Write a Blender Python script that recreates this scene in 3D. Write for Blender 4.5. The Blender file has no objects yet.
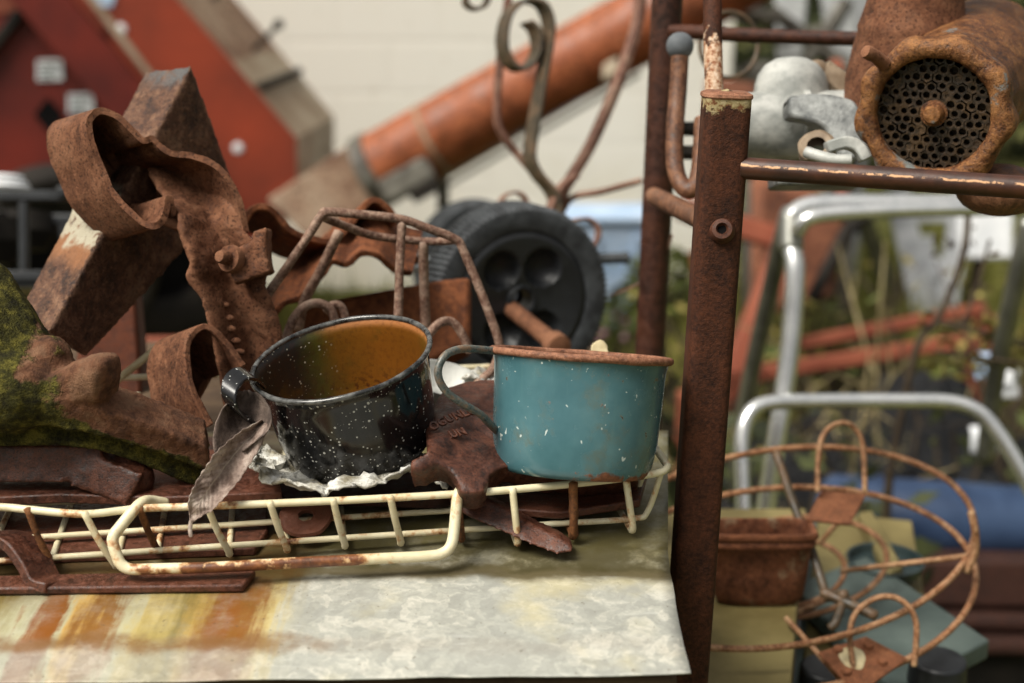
import bpy, bmesh, math, random
from mathutils import Vector, Matrix, noise as mn
random.seed(7)
sc = bpy.context.scene
COL = sc.collection
# ------------------------------------------------------------------ camera
F0, CX, CY, EYE = 1422.2, 512.0, 341.5, 1.5
PIT = math.radians(17.0)
CAM = Vector((0, 0, EYE))
RV = Vector((1, 0, 0))
FV = Vector((0, math.cos(PIT), -math.sin(PIT)))
UV = Vector((0, math.sin(PIT), math.cos(PIT)))
BV = -FV
ZUP = Vector((0, 0, 1))
def ray(px, py):
    return FV + RV * ((px - CX) / F0) + UV * (-(py - CY) / F0)
def P(px, py, d):
    return CAM + ray(px, py) * d
def PZ(px, py, z):
    r = ray(px, py)
    return CAM + r * ((z - EYE) / r.z)
def PPL(px, py, c, n):
    r = ray(px, py)
    return CAM + r * ((c - CAM).dot(n) / r.dot(n))
def cr(pts, n=6, closed=False):
    """Catmull-Rom resample of tuples"""
    pts = [tuple(p) for p in pts]
    out = []
    m = len(pts)
    segs = m if closed else m - 1
    for i in range(segs):
        if closed:
            p0, p1, p2, p3 = pts[(i-1) % m], pts[i], pts[(i+1) % m], pts[(i+2) % m]
        else:
            p0, p1, p2, p3 = pts[max(i-1, 0)], pts[i], pts[i+1], pts[min(i+2, m-1)]
        for k in range(n):
            t = k / n
            out.append(tuple(0.5*((2*b) + (c-a)*t + (2*a-5*b+4*c-d)*t*t + (3*b-a-3*c+d)*t**3)
                             for a, b, c, d in zip(p0, p1, p2, p3)))
    if not closed:
        out.append(pts[-1])
    return out
def PP(pts, n=6):
    return [P(*q) for q in cr(pts, n)]
def PL(pts):
    return [P(*q) for q in pts]
# ------------------------------------------------------------------ mesh builder
class MB:
    def __init__(self):
        self.v = []; self.f = []
    def add(self, vs, fs):
        o = len(self.v)
        self.v += [Vector(v) for v in vs]
        self.f += [tuple(i + o for i in f) for f in fs]
        return self
    def tube(self, pts, r, seg=10, closed=False, flat=None, jit=0.0, sq=0):
        pts = [Vector(p) for p in pts]
        m = len(pts)
        rr = r if isinstance(r, (list, tuple)) else [r] * m
        tans = []
        for i in range(m):
            a = pts[(i-1) % m] if (closed or i > 0) else pts[i]
            b = pts[(i+1) % m] if (closed or i < m-1) else pts[i]
            t = (b - a)
            tans.append(t.normalized() if t.length > 1e-9 else Vector((0, 0, 1)))
        ref = Vector((0, 0, 1)) if abs(tans[0].z) < .9 else Vector((1, 0, 0))
        nrm = tans[0].cross(ref).normalized()
        vs = []
        for i in range(m):
            nrm = (nrm - tans[i] * nrm.dot(tans[i]))
            nrm = nrm.normalized() if nrm.length > 1e-6 else tans[i].orthogonal().normalized()
            bn = tans[i].cross(nrm)
            for k in range(seg):
                a = 2*math.pi*k/seg
                ra = rr[i] * ((abs(math.cos(a))**sq + abs(math.sin(a))**sq)**(-1/sq) if sq else 1) * (1 + (jit * mn.noise(pts[i]*160 + Vector((k*.7, 0, 0))) if jit else 0))
                vs.append(pts[i] + (nrm*math.cos(a) + bn*math.sin(a)) * ra)
        fs = []
        for i in range(m if closed else m-1):
            j = (i+1) % m
            for k in range(seg):
                l = (k+1) % seg
                fs.append((i*seg+k, i*seg+l, j*seg+l, j*seg+k))
        if not closed:
            c0 = len(vs); vs.append(pts[0] - tans[0]*rr[0]*.35)
            c1 = len(vs); vs.append(pts[-1] + tans[-1]*rr[-1]*.35)
            for k in range(seg):
                l = (k+1) % seg
                fs.append((c0, l, k)); fs.append((c1, (m-1)*seg+k, (m-1)*seg+l))
        return self.add(vs, fs)
    def ribbon(self, pts, wv, th, wob=0.0):
        """flat bar swept along pts; wv = width vector (or list)"""
        pts = [Vector(p) for p in pts]; m = len(pts)
        vs = []
        for i in range(m):
            a = pts[max(i-1, 0)]; b = pts[min(i+1, m-1)]
            t = (b-a).normalized()
            w = Vector(wv[i] if isinstance(wv, list) else wv)
            n = t.cross(w).normalized() * (th/2)
            p = pts[i]
            if wob:
                p = p + n.normalized() * wob * mn.noise(p*45)
                w = w * (1 + 3*wob*mn.noise(p*90 + Vector((5, 0, 0)))/max(w.length, .01)*.3)
            vs += [p-w/2-n, p+w/2-n, p+w/2+n, p-w/2+n]
        fs = []
        for i in range(m-1):
            for k in range(4):
                l = (k+1) % 4
                fs.append((i*4+k, i*4+l, i*4+4+l, i*4+4+k))
        fs += [(3, 2, 1, 0), (m*4-4, m*4-3, m*4-2, m*4-1)]
        return self.add(vs, fs)
    def lathe(self, prof, o, az, ax=None, seg=48, fn=None):
        az = Vector(az).normalized()
        ax = Vector(ax) if ax is not None else az.orthogonal()
        ax = (ax - az*ax.dot(az)).normalized(); ay = az.cross(ax)
        o = Vector(o); m = len(prof); vs = []; fs = []
        idx = []
        for (r, h) in prof:
            if r < 1e-7:
                idx.append([len(vs)]*seg); vs.append(o + az*h)
            else:
                row = []
                for k in range(seg):
                    a = 2*math.pi*k/seg
                    r2, h2 = (r, h) if fn is None else fn(r, h, a)
                    row.append(len(vs)); vs.append(o + (ax*math.cos(a)+ay*math.sin(a))*r2 + az*h2)
                idx.append(row)
        for i in range(m-1):
            for k in range(seg):
                l = (k+1) % seg
                q = (idx[i][k], idx[i][l], idx[i+1][l], idx[i+1][k])
                q2 = []
                for x in q:
                    if x not in q2: q2.append(x)
                if len(q2) > 2: fs.append(tuple(q2))
        return self.add(vs, fs)
    def prism(self, poly, off):
        """polygon of points extruded by off"""
        a = [Vector(p) for p in poly]; n = len(a)
        b = [p + Vector(off) for p in a]
        fs = [tuple(range(n-1, -1, -1)), tuple(range(n, 2*n))]
        fs += [(i, (i+1) % n, n+(i+1) % n, n+i) for i in range(n)]
        return self.add(a+b, fs)
    def hexa(self, a, b):
        """two quads joined"""
        fs = [(3, 2, 1, 0), (4, 5, 6, 7)] + [(i, (i+1) % 4, 4+(i+1) % 4, 4+i) for i in range(4)]
        return self.add(list(a)+list(b), fs)
    def box(self, c, x, y, z):
        c, x, y, z = Vector(c), Vector(x)/2, Vector(y)/2, Vector(z)/2
        q = [(-1, -1), (1, -1), (1, 1), (-1, 1)]
        return self.hexa([c+x*i+y*j-z for i, j in q], [c+x*i+y*j+z for i, j in q])
    def wbox(self, x0, x1, y0, y1, z0, z1):
        return self.box(((x0+x1)/2, (y0+y1)/2, (z0+z1)/2), (x1-x0, 0, 0), (0, y1-y0, 0), (0, 0, z1-z0))
    def grid(self, rows):
        m, n = len(rows), len(rows[0])
        vs = [p for r in rows for p in r]
        fs = [(i*n+j, i*n+j+1, (i+1)*n+j+1, (i+1)*n+j) for i in range(m-1) for j in range(n-1)]
        return self.add(vs, fs)
    def ball(self, c, r, sx=(1, 0, 0), su=16, sv=10, sc3=(1, 1, 1)):
        prof = [(r*math.sin(math.pi*i/sv), -r*math.cos(math.pi*i/sv)) for i in range(sv+1)]
        prof[0] = (0, -r); prof[-1] = (0, r)
        o = len(self.v)
        self.lathe(prof, (0, 0, 0), (0, 0, 1), (1, 0, 0), su)
        for i in range(o, len(self.v)):
            v = self.v[i]; self.v[i] = Vector((v.x*sc3[0], v.y*sc3[1], v.z*sc3[2])) + Vector(c)
        return self
    def build(self, name, mat, parent=None, smooth=35, bevel=0, bseg=2, recalc=True, sub=0, rough=None, solid=0, remesh=0, smooth_it=0):
        vs = self.v
        if parent is not None:
            xf = XF[parent.name]
        else:
            xf = Matrix.Translation(((min(v.x for v in vs)+max(v.x for v in vs))/2, (min(v.y for v in vs)+max(v.y for v in vs))/2, min(v.z for v in vs)))
        inv = xf.inverted()
        me = bpy.data.meshes.new(name)
        me.from_pydata([inv @ v for v in vs], [], self.f)
        if recalc:
            bm = bmesh.new(); bm.from_mesh(me)
            bmesh.ops.recalc_face_normals(bm, faces=bm.faces); bm.to_mesh(me); bm.free()
        me.polygons.foreach_set('use_smooth', [True]*len(me.polygons))
        if smooth < 179: me.set_sharp_from_angle(angle=math.radians(smooth))
        me.materials.append(mat)
        o = bpy.data.objects.new(name, me); COL.objects.link(o)
        XF[o.name] = xf
        if parent is None: o.matrix_basis = xf
        else: o.parent = parent
        if solid:
            m = o.modifiers.new('solid', 'SOLIDIFY'); m.thickness = solid; m.offset = 0
        if remesh:
            m = o.modifiers.new('remesh', 'REMESH'); m.mode = 'VOXEL'; m.voxel_size = remesh; m.use_smooth_shade = True
        if smooth_it:
            m = o.modifiers.new('smooth', 'SMOOTH'); m.factor = .5; m.iterations = smooth_it
        if bevel:
            m = o.modifiers.new('bevel', 'BEVEL'); m.width = bevel; m.segments = bseg; m.limit_method = 'ANGLE'; m.angle_limit = math.radians(38)
            m.harden_normals = False
        if sub:
            m = o.modifiers.new('sub', 'SUBSURF'); m.levels = sub; m.render_levels = sub
        if rough:
            for k, (size, amp) in enumerate(rough):
                t = bpy.data.textures.new('cast_noise', 'CLOUDS'); t.noise_scale = size; t.noise_depth = 3
                m = o.modifiers.new('rough', 'DISPLACE'); m.texture = t; m.strength = amp; m.mid_level = .5
        return o
def tag(o, label=None, cat=None, group=None, kind=None):
    if label: o['label'] = label
    if cat: o['category'] = cat
    if group: o['group'] = group
    if kind: o['kind'] = kind
    return o
XF = {}
def thing(name, label, cat, loc, group=None, rot=None):
    o = bpy.data.objects.new(name, None); o.empty_display_size = .02
    xf = Matrix.Translation(loc) @ (rot.to_4x4() if rot is not None else Matrix.Identity(4))
    o.matrix_basis = xf; COL.objects.link(o); XF[o.name] = xf
    return tag(o, label, cat, group)
def copy_tree(o, parent=None):
    c = o.copy(); COL.objects.link(c)
    if parent is not None: c.parent = parent
    for ch in list(o.children): copy_tree(ch, c)
    return c
# ------------------------------------------------------------------ materials
class NT:
    def __init__(self, name):
        self.m = bpy.data.materials.new(name); self.m.use_nodes = True
        self.t = self.m.node_tree; self.t.nodes.clear()
        self.out = self.n('ShaderNodeOutputMaterial'); self.b = self.n('ShaderNodeBsdfPrincipled')
        self.l(self.b.outputs[0], self.out.inputs[0])
        self.tc = self.n('ShaderNodeTexCoord')
        self.co = self.tc.outputs['Object']
    def n(self, t): return self.t.nodes.new(t)
    def l(self, a, b): self.t.links.new(a, b)
    def put(self, sock, v):
        if hasattr(v, 'links') or isinstance(v, bpy.types.NodeSocket): self.l(v, sock)
        else:
            if isinstance(v, (tuple, list)) and len(v) == 3 and sock.type == 'RGBA': v = (*v, 1)
            sock.default_value = v
    def noise(self, s, det=4, ro=.6, co=None, dist=0):
        n = self.n('ShaderNodeTexNoise'); n.inputs['Scale'].default_value = s; n.inputs['Detail'].default_value = det
        n.inputs['Roughness'].default_value = ro; n.inputs['Distortion'].default_value = dist
        self.l(co or self.co, n.inputs['Vector']); return n.outputs['Fac']
    def vor(self, s, co=None, feat='F1', out='Distance', rnd=1):
        n = self.n('ShaderNodeTexVoronoi'); n.feature = feat; n.inputs['Scale'].default_value = s
        n.inputs['Randomness'].default_value = rnd
        self.l(co or self.co, n.inputs['Vector']); return n.outputs[out]
    def ramp(self, fac, stops, interp='LINEAR'):
        n = self.n('ShaderNodeValToRGB'); cr_ = n.color_ramp; cr_.interpolation = interp
        while len(cr_.elements) < len(stops): cr_.elements.new(.5)
        for e, (p, c) in zip(cr_.elements, stops):
            e.position = p; e.color = (*c, 1) if isinstance(c, (tuple, list)) else (c, c, c, 1)
        self.put(n.inputs[0], fac); return n.outputs[0]
    def mix(self, fac, a, b, mode='MIX'):
        n = self.n('ShaderNodeMix'); n.data_type = 'RGBA'; n.blend_type = mode
        self.put(n.inputs[0], fac); self.put(n.inputs[6], a); self.put(n.inputs[7], b); return n.outputs[2]
    def math(self, op, a, b=0.0, c=None, clamp=False):
        n = self.n('ShaderNodeMath'); n.operation = op; n.use_clamp = clamp
        self.put(n.inputs[0], a); self.put(n.inputs[1], b)
        if c is not None: self.put(n.inputs[2], c)
        return n.outputs[0]
    def mapr(self, v, a, b, c=0.0, d=1.0):
        n = self.n('ShaderNodeMapRange'); n.clamp = True
        for i, x in enumerate((v, a, b, c, d)): self.put(n.inputs[i], x)
        n.interpolation_type = 'SMOOTHSTEP'; return n.outputs[0]
    def sep(self, co=None):
        n = self.n('ShaderNodeSeparateXYZ'); self.l(co or self.co, n.inputs[0]); return n.outputs
    def mapping(self, scale=(1, 1, 1), rot=(0, 0, 0), loc=(0, 0, 0)):
        n = self.n('ShaderNodeMapping'); n.inputs['Scale'].default_value = scale; n.inputs['Rotation'].default_value = rot
        n.inputs['Location'].default_value = loc
        self.l(self.co, n.inputs['Vector']); return n.outputs[0]
    def bump(self, h, strength=.5, dist=.001):
        n = self.n('ShaderNodeBump'); n.inputs['Strength'].default_value = strength; n.inputs['Distance'].default_value = dist
        self.put(n.inputs['Height'], h); self.l(n.outputs[0], self.b.inputs['Normal']); return n.outputs[0]
    def fin(self, col, rough=.6, metal=0.0, spec=.5, coat=0.0):
        self.put(self.b.inputs['Base Color'], col); self.put(self.b.inputs['Roughness'], rough)
        self.put(self.b.inputs['Metallic'], metal); self.put(self.b.inputs['Specular IOR Level'], spec)
        self.put(self.b.inputs['Coat Weight'], coat)
        return self.m
def rust(name, dark, mid, light, s=60, bump=.6, bd=.0012, rough=.8, patch=None, pamt=.5, prange=.06, spec=.3, edge=.5):
    g = NT(name)
    n1 = g.noise(s, 7, .68, dist=.5); n2 = g.noise(s*5, 6, .7); n3 = g.noise(s*16, 3, .6); n4 = g.noise(s*9, 4, .7)
    c = g.ramp(n1, [(.38, dark), (.5, mid), (.62, light)])
    c2 = g.ramp(n2, [(.38, dark), (.50, mid), (.62, light)])
    c = g.mix(.42, c, c2)
    c = g.mix(g.ramp(n3, [(.36, .75), (.46, 0.0)]), c, tuple(x*.3 for x in dark))
    c = g.mix(g.ramp(n4, [(.60, 0.0), (.70, .45)]), c, tuple(min(x*1.7, .6) for x in light))
    geo = g.n('ShaderNodeNewGeometry')
    if edge:
        e = g.math('ADD', geo.outputs['Pointiness'], g.math('MULTIPLY', g.math('SUBTRACT', n2, .5), .10))
        c = g.mix(g.mapr(e, .53, .60, 0, edge), c, tuple(min(x*1.35, .6) for x in light))
    ro = g.mapr(n2, .35, .65, rough-.22, min(rough+.12, 1))
    if patch:
        f = g.mapr(g.noise(s*.5, 6, .66, dist=.3), pamt, pamt+prange)
        c = g.mix(g.math('MULTIPLY', f, g.mapr(n2, .3, .5, .35, 1)), c, patch)
    h = g.math('ADD', g.math('MULTIPLY', n2, .9), g.math('MULTIPLY', n3, .5))
    h = g.math('ADD', h, g.math('MULTIPLY', n1, .8))
    g.bump(h, bump, bd)
    return g.fin(c, ro, 0.0, spec)
def plain(name, a, b, s=10, rough=.5, metal=0.0, spec=.3, bump=0, bd=.002, det=5):
    g = NT(name)
    n = g.noise(s, det, .6)
    c = g.ramp(n, [(.38, a), (.62, b)])
    if bump: g.bump(g.noise(s*6, 4), bump, bd)
    return g.fin(c, rough, metal, spec)
M = {}
M['rust_dark'] = rust('rust_dark', (.014, .006, .004), (.048, .015, .008), (.085, .028, .013), s=45, bump=.35, bd=.0008, rough=.62, spec=.4)
M['rust_cast'] = rust('rust_cast', (.055, .023, .013), (.142, .057, .029), (.225, .105, .058), s=34, bump=.8, bd=.0012, rough=.88, spec=.2)
M['rust_back'] = rust('rust_back', (.03, .010, .006), (.13, .042, .017), (.25, .09, .038), s=40, bump=.6, bd=.0012, rough=.85, spec=.2)
M['rust_orange'] = rust('rust_orange', (.022, .008, .004), (.135, .047, .015), (.30, .135, .045), s=50, bump=.7, bd=.0018, rough=.62, patch=(.15, .16, .155), pamt=.60, spec=.35)
M['rust_red'] = rust('rust_red', (.015, .006, .004), (.068, .021, .011), (.13, .045, .024), s=60, bump=.5, bd=.001, rough=.55, spec=.45)
M['rust_bar'] = rust('rust_bar', (.025, .011, .007), (.11, .042, .020), (.24, .11, .055), s=50, bump=.5, bd=.001, rough=.6, spec=.45)
M['rust_beam_'] = rust('rust_beam', (.035, .018, .013), (.12, .056, .034), (.24, .145, .09), s=42, bump=.8, bd=.002, rough=.7, patch=(.30, .28, .21), pamt=.62, prange=.06)
M['rust_deep'] = rust('rust_panel', (.03, .010, .006), (.075, .022, .012), (.12, .037, .018), s=30, bump=.3, rough=.8)  # deep reddish brown rust of the tapered bin
M['rust_wire'] = rust('rust_wire', (.045, .02, .013), (.15, .07, .045), (.34, .24, .18), s=70, bump=.5, bd=.0006, rough=.75)
M['rust_ring'] = rust('rust_ring', (.07, .024, .010), (.28, .105, .040), (.52, .30, .17), s=60, bump=.4, bd=.0006, rough=.65)
M['iron_strap'] = rust('iron_strap', (.02, .017, .011), (.06, .047, .028), (.15, .085, .045), s=35, bump=.3, bd=.0008, rough=.55, spec=.5)
M['iron_red'] = rust('iron_red', (.06, .025, .018), (.17, .075, .05), (.27, .17, .12), s=30, bump=.3, bd=.0008, rough=.6)
# cast iron with moss
def moss_mat():
    g = NT('mossy_iron')
    n1 = g.noise(55, 6, .62); n2 = g.noise(240, 5, .65); n3 = g.noise(800, 3, .6)
    ru = g.mix(.4, g.ramp(n1, [(.38, (.04, .018, .012)), (.5, (.14, .060, .032)), (.62, (.21, .115, .068))]), g.ramp(n2, [(.36, (.03, .015, .01)), (.64, (.17, .08, .042))]))
    ms = g.ramp(g.noise(130, 6, .7), [(.34, (.010, .009, .003)), (.5, (.046, .042, .008)), (.64, (.14, .12, .022))])
    s = g.sep()
    # moss keeps to the left-hand mass and to the web under the arm
    vv = g.math('ADD', s[2], g.math('MULTIPLY', s[0], .5))
    web = g.mapr(vv, .038, .027)
    lf = g.math('MAXIMUM', g.mapr(s[2], .068, .048), g.math('MAXIMUM', g.mapr(s[0], -.020, -.034), .48))
    m = g.math('MAXIMUM', web, g.math('MULTIPLY', g.mapr(s[0], .008, -.010), lf))
    m = g.math('ADD', m, g.math('MULTIPLY', g.math('SUBTRACT', g.noise(48, 5, .68), .5), 2.4))
    m = g.mapr(m, .40, .70)
    h = g.math('ADD', g.math('MULTIPLY', n2, .7), g.math('MULTIPLY', n3, g.math('ADD', .35, m)))
    g.bump(h, .9, .0022)
    return g.fin(g.mix(m, ru, ms), .9, 0, .2)
M['moss'] = moss_mat()
# galvanised sheet, stained
def sheet_mat():
    g = NT('galvanised_stained')
    s = g.sep()
    mp = g.mapping((1, .22, 1))
    wob = g.math('MULTIPLY', g.math('SUBTRACT', g.noise(30, 4, .6, co=mp), .5), .045)
    x = g.math('ADD', s[0], g.math('ADD', wob, g.math('ADD', g.math('MULTIPLY', g.math('SUBTRACT', g.noise(180, 5, .7), .5), .010), g.math('MULTIPLY', g.math('SUBTRACT', g.noise(170, 4, .6, co=g.mapping((1, .08, 1))), .5), .030))))
    n = g.n('ShaderNodeMapRange'); g.put(n.inputs[0], x); n.inputs[1].default_value = -.28; n.inputs[2].default_value = .12
    t = n.outputs[0]
    tn = g.n('ShaderNodeTexNoise'); tn.inputs['Scale'].default_value = 60; tn.inputs['Detail'].default_value = 5; g.l(g.co, tn.inputs['Vector'])
    vm = g.n('ShaderNodeVectorMath'); vm.operation = 'MULTIPLY_ADD'; g.l(tn.outputs['Color'], vm.inputs[0]); vm.inputs[1].default_value = (.022, .022, .022); g.l(g.co, vm.inputs[2])
    sp1 = g.sep(g.vor(52, co=vm.outputs[0], out='Color'))[0]; sp2 = g.sep(g.vor(120, co=vm.outputs[0], out='Color'))[1]; sp3 = g.sep(g.vor(290, co=vm.outputs[0], out='Color'))[2]
    sp = g.math('ADD', g.math('MULTIPLY', sp1, .42), g.math('ADD', g.math('MULTIPLY', sp2, .33), g.math('MULTIPLY', sp3, .25)))
    sp = g.math('ADD', sp, g.math('MULTIPLY', g.math('SUBTRACT', g.noise(18, 6, .7), .5), .55))
    base = g.ramp(sp, [(.22, (.33, .33, .295)), (.48, (.39, .39, .345)), (.60, (.445, .44, .385)), (.75, (.53, .515, .45))])
    base = g.mix(g.mapr(g.noise(200, 5, .7), .42, .62, 0, .35), base, (.27, .27, .24))
    mp3 = g.mapping((.15, 1, 1))
    base = g.mix(g.mapr(g.noise(320, 4, .6, co=mp3), .6, .72, 0, .3), base, (.62, .62, .58))
    base = g.mix(g.mapr(g.noise(9, 5, .6), .5, .66, 0, .5), base, (.55, .47, .24))
    R = (.235, .078, .012); Y = (.34, .245, .075); W = (.44, .42, .27)
    R2 = (.24, .105, .02); O = (.22, .17, .05)
    st = g.ramp(t, [(0, O), (.04, W), (.06, R), (.10, R), (.118, W), (.132, (.52, .33, .10)), (.155, R2), (.172, R2), (.192, W), (.215, (.46, .36, .13)), (.255, O), (.285, (.40, .27, .075)), (.315, R2), (.335, R), (.358, R2), (.385, (.52, .42, .18)), (.41, (.46, .44, .33))])
    lm = g.mapr(x, -.105, -.128)       # stains live on the left part
    fade = g.math('MULTIPLY', g.mapr(g.noise(60, 6, .7), .3, .6, .75, 1.0), g.mapr(s[1], SHEET['yr']-.010, SHEET['yr']+.008, .45, 1.0))
    c = g.mix(g.math('MULTIPLY', lm, fade), base, st)
    # valley dirt plus crease shadow painted in, fading as shade over the flat behind
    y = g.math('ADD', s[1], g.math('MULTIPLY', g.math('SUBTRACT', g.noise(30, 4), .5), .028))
    dirt_shade = g.mapr(g.math('ABSOLUTE', g.math('SUBTRACT', y, SHEET['yv']-.002)), .016, .003)
    c = g.mix(g.math('MULTIPLY', dirt_shade, .9), c, (.075, .055, .016))
    back = g.mapr(y, SHEET['yv']+.0, SHEET['yv']+.03)
    c = g.mix(g.math('MULTIPLY', back, g.mapr(g.noise(45, 6, .7), .34, .6, .6, 1.0)), c, (.175, .15, .06))
    crease_shade = g.math('MULTIPLY', g.mapr(y, SHEET['yv']-.004, SHEET['yv']+.004), g.mapr(y, SHEET['yv']+.075, SHEET['yv']+.012))
    c = g.mix(g.math('MULTIPLY', crease_shade, g.mapr(g.noise(26, 6, .7), .36, .58, .25, .92)), c, (.055, .045, .015))
    tops = g.math('MULTIPLY', lm, g.mapr(y, SHEET['yr']+.012, SHEET['yv']))
    c = g.mix(g.math('MULTIPLY', tops, g.mapr(g.noise(50, 6, .7), .38, .6, .35, .9)), c, (.085, .045, .012))
    rd = g.mapr(g.math('ABSOLUTE', g.math('SUBTRACT', y, SHEET['yr'])), .011, .001)
    c = g.mix(g.math('MULTIPLY', rd, g.math('MULTIPLY', g.mapr(x, -.08, -.13, .10, .75), g.mapr(g.noise(70, 5, .7), .3, .55, .4, 1))), c, (.19, .085, .02))
    c = g.mix(g.mapr(g.noise(330, 2, .5), .69, .74, 0, .5), c, (.10, .07, .04))
    g.bump(g.math('ADD', g.noise(60, 4), g.math('MULTIPLY', g.noise(300, 3), .3)), .2, .0012)
    return g.fin(c, g.mapr(g.noise(40, 4), .35, .65, .38, .6), .12, .5)
# cream plastic-coated wire with rust breaking through
def cream_wire(name='cream_coated_wire', band=None):
    g = NT(name)
    n = g.noise(38, 6, .65); n2 = g.noise(190, 4, .6)
    v = g.math('ADD', g.math('MULTIPLY', n, .7), g.math('MULTIPLY', n2, .3))
    if band:
        sx_ = g.sep(); v = g.math('ADD', v, g.math('MULTIPLY', g.math('MULTIPLY', g.mapr(sx_[0], band[0], band[0]+.03), g.mapr(sx_[0], band[1], band[1]-.05)), g.mapr(sx_[2], band[2]+.006, band[2], .03, .15)))
    cream = g.ramp(g.noise(60, 3), [(.3, (.60, .51, .31)), (.7, (.76, .70, .50))])
    c = g.ramp(v, [(.575, (0, 0, 0)), (.615, (1, 1, 1))])
    tint = g.mix(g.mapr(v, .51, .59, 0, .8), cream, (.48, .22, .07))
    rus = g.ramp(n2, [(.3, (.035, .014, .008)), (.55, (.16, .055, .02)), (.75, (.30, .12, .04))])
    g.bump(n2, .35, .0008)
    return g.fin(g.mix(c, tint, rus), .42, 0, .5)
M['cream'] = cream_wire()
M['rusted_wire'] = rust('rusted_wire', (.02, .01, .007), (.09, .032, .014), (.24, .10, .035), s=110, bump=.6, bd=.001, rough=.75)
# enamels
def speckle_black(name, lo=False):
    g = NT(name)
    ob = g.co
    d = g.vor(470, rnd=1.0); col = g.vor(470, out='Color', rnd=1.0)
    s = g.sep(col)
    big = g.math('MULTIPLY', g.math('POWER', s[0], 1.6), .36)
    big = g.math('MULTIPLY', big, g.mapr(s[1], .15, .4))
    f = g.math('LESS_THAN', d, big)
    base = g.ramp(g.noise(45, 5), [(.35, (.006, .006, .007)), (.62, (.008, .008, .009)), (.78, (.022, .019, .015))])
    c = g.mix(g.math('MULTIPLY', f, .85), base, (.55, .55, .52))
    dirt = g.mapr(g.noise(28, 5, .65), .56, .75, 0, .3)
    c = g.mix(dirt, c, (.06, .05, .035))
    return g.fin(c, g.mapr(g.noise(30, 4), .3, .7, .07, .2), 0, .45)
M['speckle'] = speckle_black('black_speckled_enamel')
def lining():
    g = NT('rust_stained_enamel')
    s = g.sep()
    x = g.math('ADD', s[0], g.math('MULTIPLY', g.math('SUBTRACT', g.noise(60, 5, .65), .5), .016))
    n = g.n('ShaderNodeMapRange'); g.put(n.inputs[0], x); n.inputs[1].default_value = -.06; n.inputs[2].default_value = .06
    base = g.ramp(n.outputs[0], [(.20, (.010, .010, .010)), (.30, (.055, .050, .006)), (.40, (.14, .058, .005)), (.62, (.18, .062, .006)), (.85, (.145, .052, .006)), (.97, (.11, .07, .009))])
    hi = g.mapr(s[2], .0555, .0605)
    base = g.mix(g.math('MULTIPLY', hi, g.mapr(n.outputs[0], .3, .45, 0, .6)), base, (.55, .22, .08))
    d = g.vor(420); col = g.sep(g.vor(420, out='Color'))
    f = g.math('LESS_THAN', d, g.math('MULTIPLY', g.math('POWER', col[0], 2.0), .27))
    c = g.mix(g.math('MULTIPLY', f, g.mapr(n.outputs[0], .42, .3)), base, (.45, .42, .33))
    grit = g.mapr(g.noise(300, 4, .7), .52, .58)
    low = g.mapr(s[2], .03, .008)
    c = g.mix(g.mapr(g.noise(40, 6, .7), .5, .68, 0, .6), c, (.09, .05, .006))
    c = g.mix(g.math('MULTIPLY', grit, g.math('ADD', .25, low)), c, (.045, .010, .003))
    g.bump(g.noise(260, 3), .3, .0006)
    return g.fin(c, .33, 0, .5)
M['lining'] = lining()
M['enamel_rim'] = plain('worn_black_rim', (.010, .010, .010), (.11, .11, .105), 150, .18, 0, .6)
def teal():
    g = NT('teal_enamel')
    tn = g.n('ShaderNodeTexNoise'); tn.inputs['Scale'].default_value = 110; tn.inputs['Detail'].default_value = 2; g.l(g.co, tn.inputs['Vector'])
    vm = g.n('ShaderNodeVectorMath'); vm.operation = 'MULTIPLY_ADD'; g.l(tn.outputs['Color'], vm.inputs[0]); vm.inputs[1].default_value = (.02, .02, .02); g.l(g.co, vm.inputs[2])
    mp = vm.outputs[0]
    d = g.vor(150, co=mp); col = g.sep(g.vor(150, co=mp, out='Color'))
    f = g.math('LESS_THAN', d, g.math('MULTIPLY', g.math('MULTIPLY', col[0], .20), g.mapr(col[2], .25, .4)))
    base = g.ramp(g.noise(22, 5, .6), [(.36, (.045, .118, .138)), (.52, (.062, .148, .170)), (.66, (.092, .185, .202))])
    base = g.mix(g.mapr(g.noise(30, 6, .7), .52, .70, 0, .7), base, (.11, .12, .085))
    mp2 = g.mapping((1, 1, .12))
    base = g.mix(g.mapr(g.noise(120, 4, .6, co=mp2), .58, .78, 0, .35), base, (.10, .20, .20))
    c = g.mix(f, base, (.50, .56, .53))
    dk = g.mapr(g.noise(95, 6, .72), .665, .69)
    c = g.mix(g.math('MULTIPLY', g.mapr(g.noise(95, 6, .72), .645, .665), .7), c, (.20, .20, .15))
    c = g.mix(dk, c, (.045, .022, .014))
    s = g.sep()
    e = g.math('ADD', g.mapr(s[2], .011, .001), g.mapr(s[2], .063, .068, 0, .5))
    rr = g.math('ADD', g.math('MULTIPLY', e, g.mapr(s[0], -.03, .02, .55, 1.0)), g.math('MULTIPLY', g.math('SUBTRACT', g.noise(60, 7, .7), .5), 2.4))
    rr = g.math('MULTIPLY', g.mapr(rr, .72, .98), g.mapr(e, .05, .3))
    sp = g.mapr(g.noise(75, 5, .7), .665, .70)
    rr = g.math('MAXIMUM', rr, g.math('MULTIPLY', sp, .8))
    rcol = g.ramp(g.noise(300, 4), [(.3, (.09, .025, .01)), (.7, (.27, .10, .045))])
    ro = g.mix(rr, g.mapr(g.noise(60, 4), .3, .7, .14, .32), (.75, .75, .75))
    g.bump(g.math('ADD', g.math('MULTIPLY', rr, g.noise(500, 3)), g.math('MULTIPLY', g.noise(18, 2), .8)), .35, .0012)
    return g.fin(g.mix(rr, c, rcol), ro, 0, .55)
M['teal'] = teal()
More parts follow.
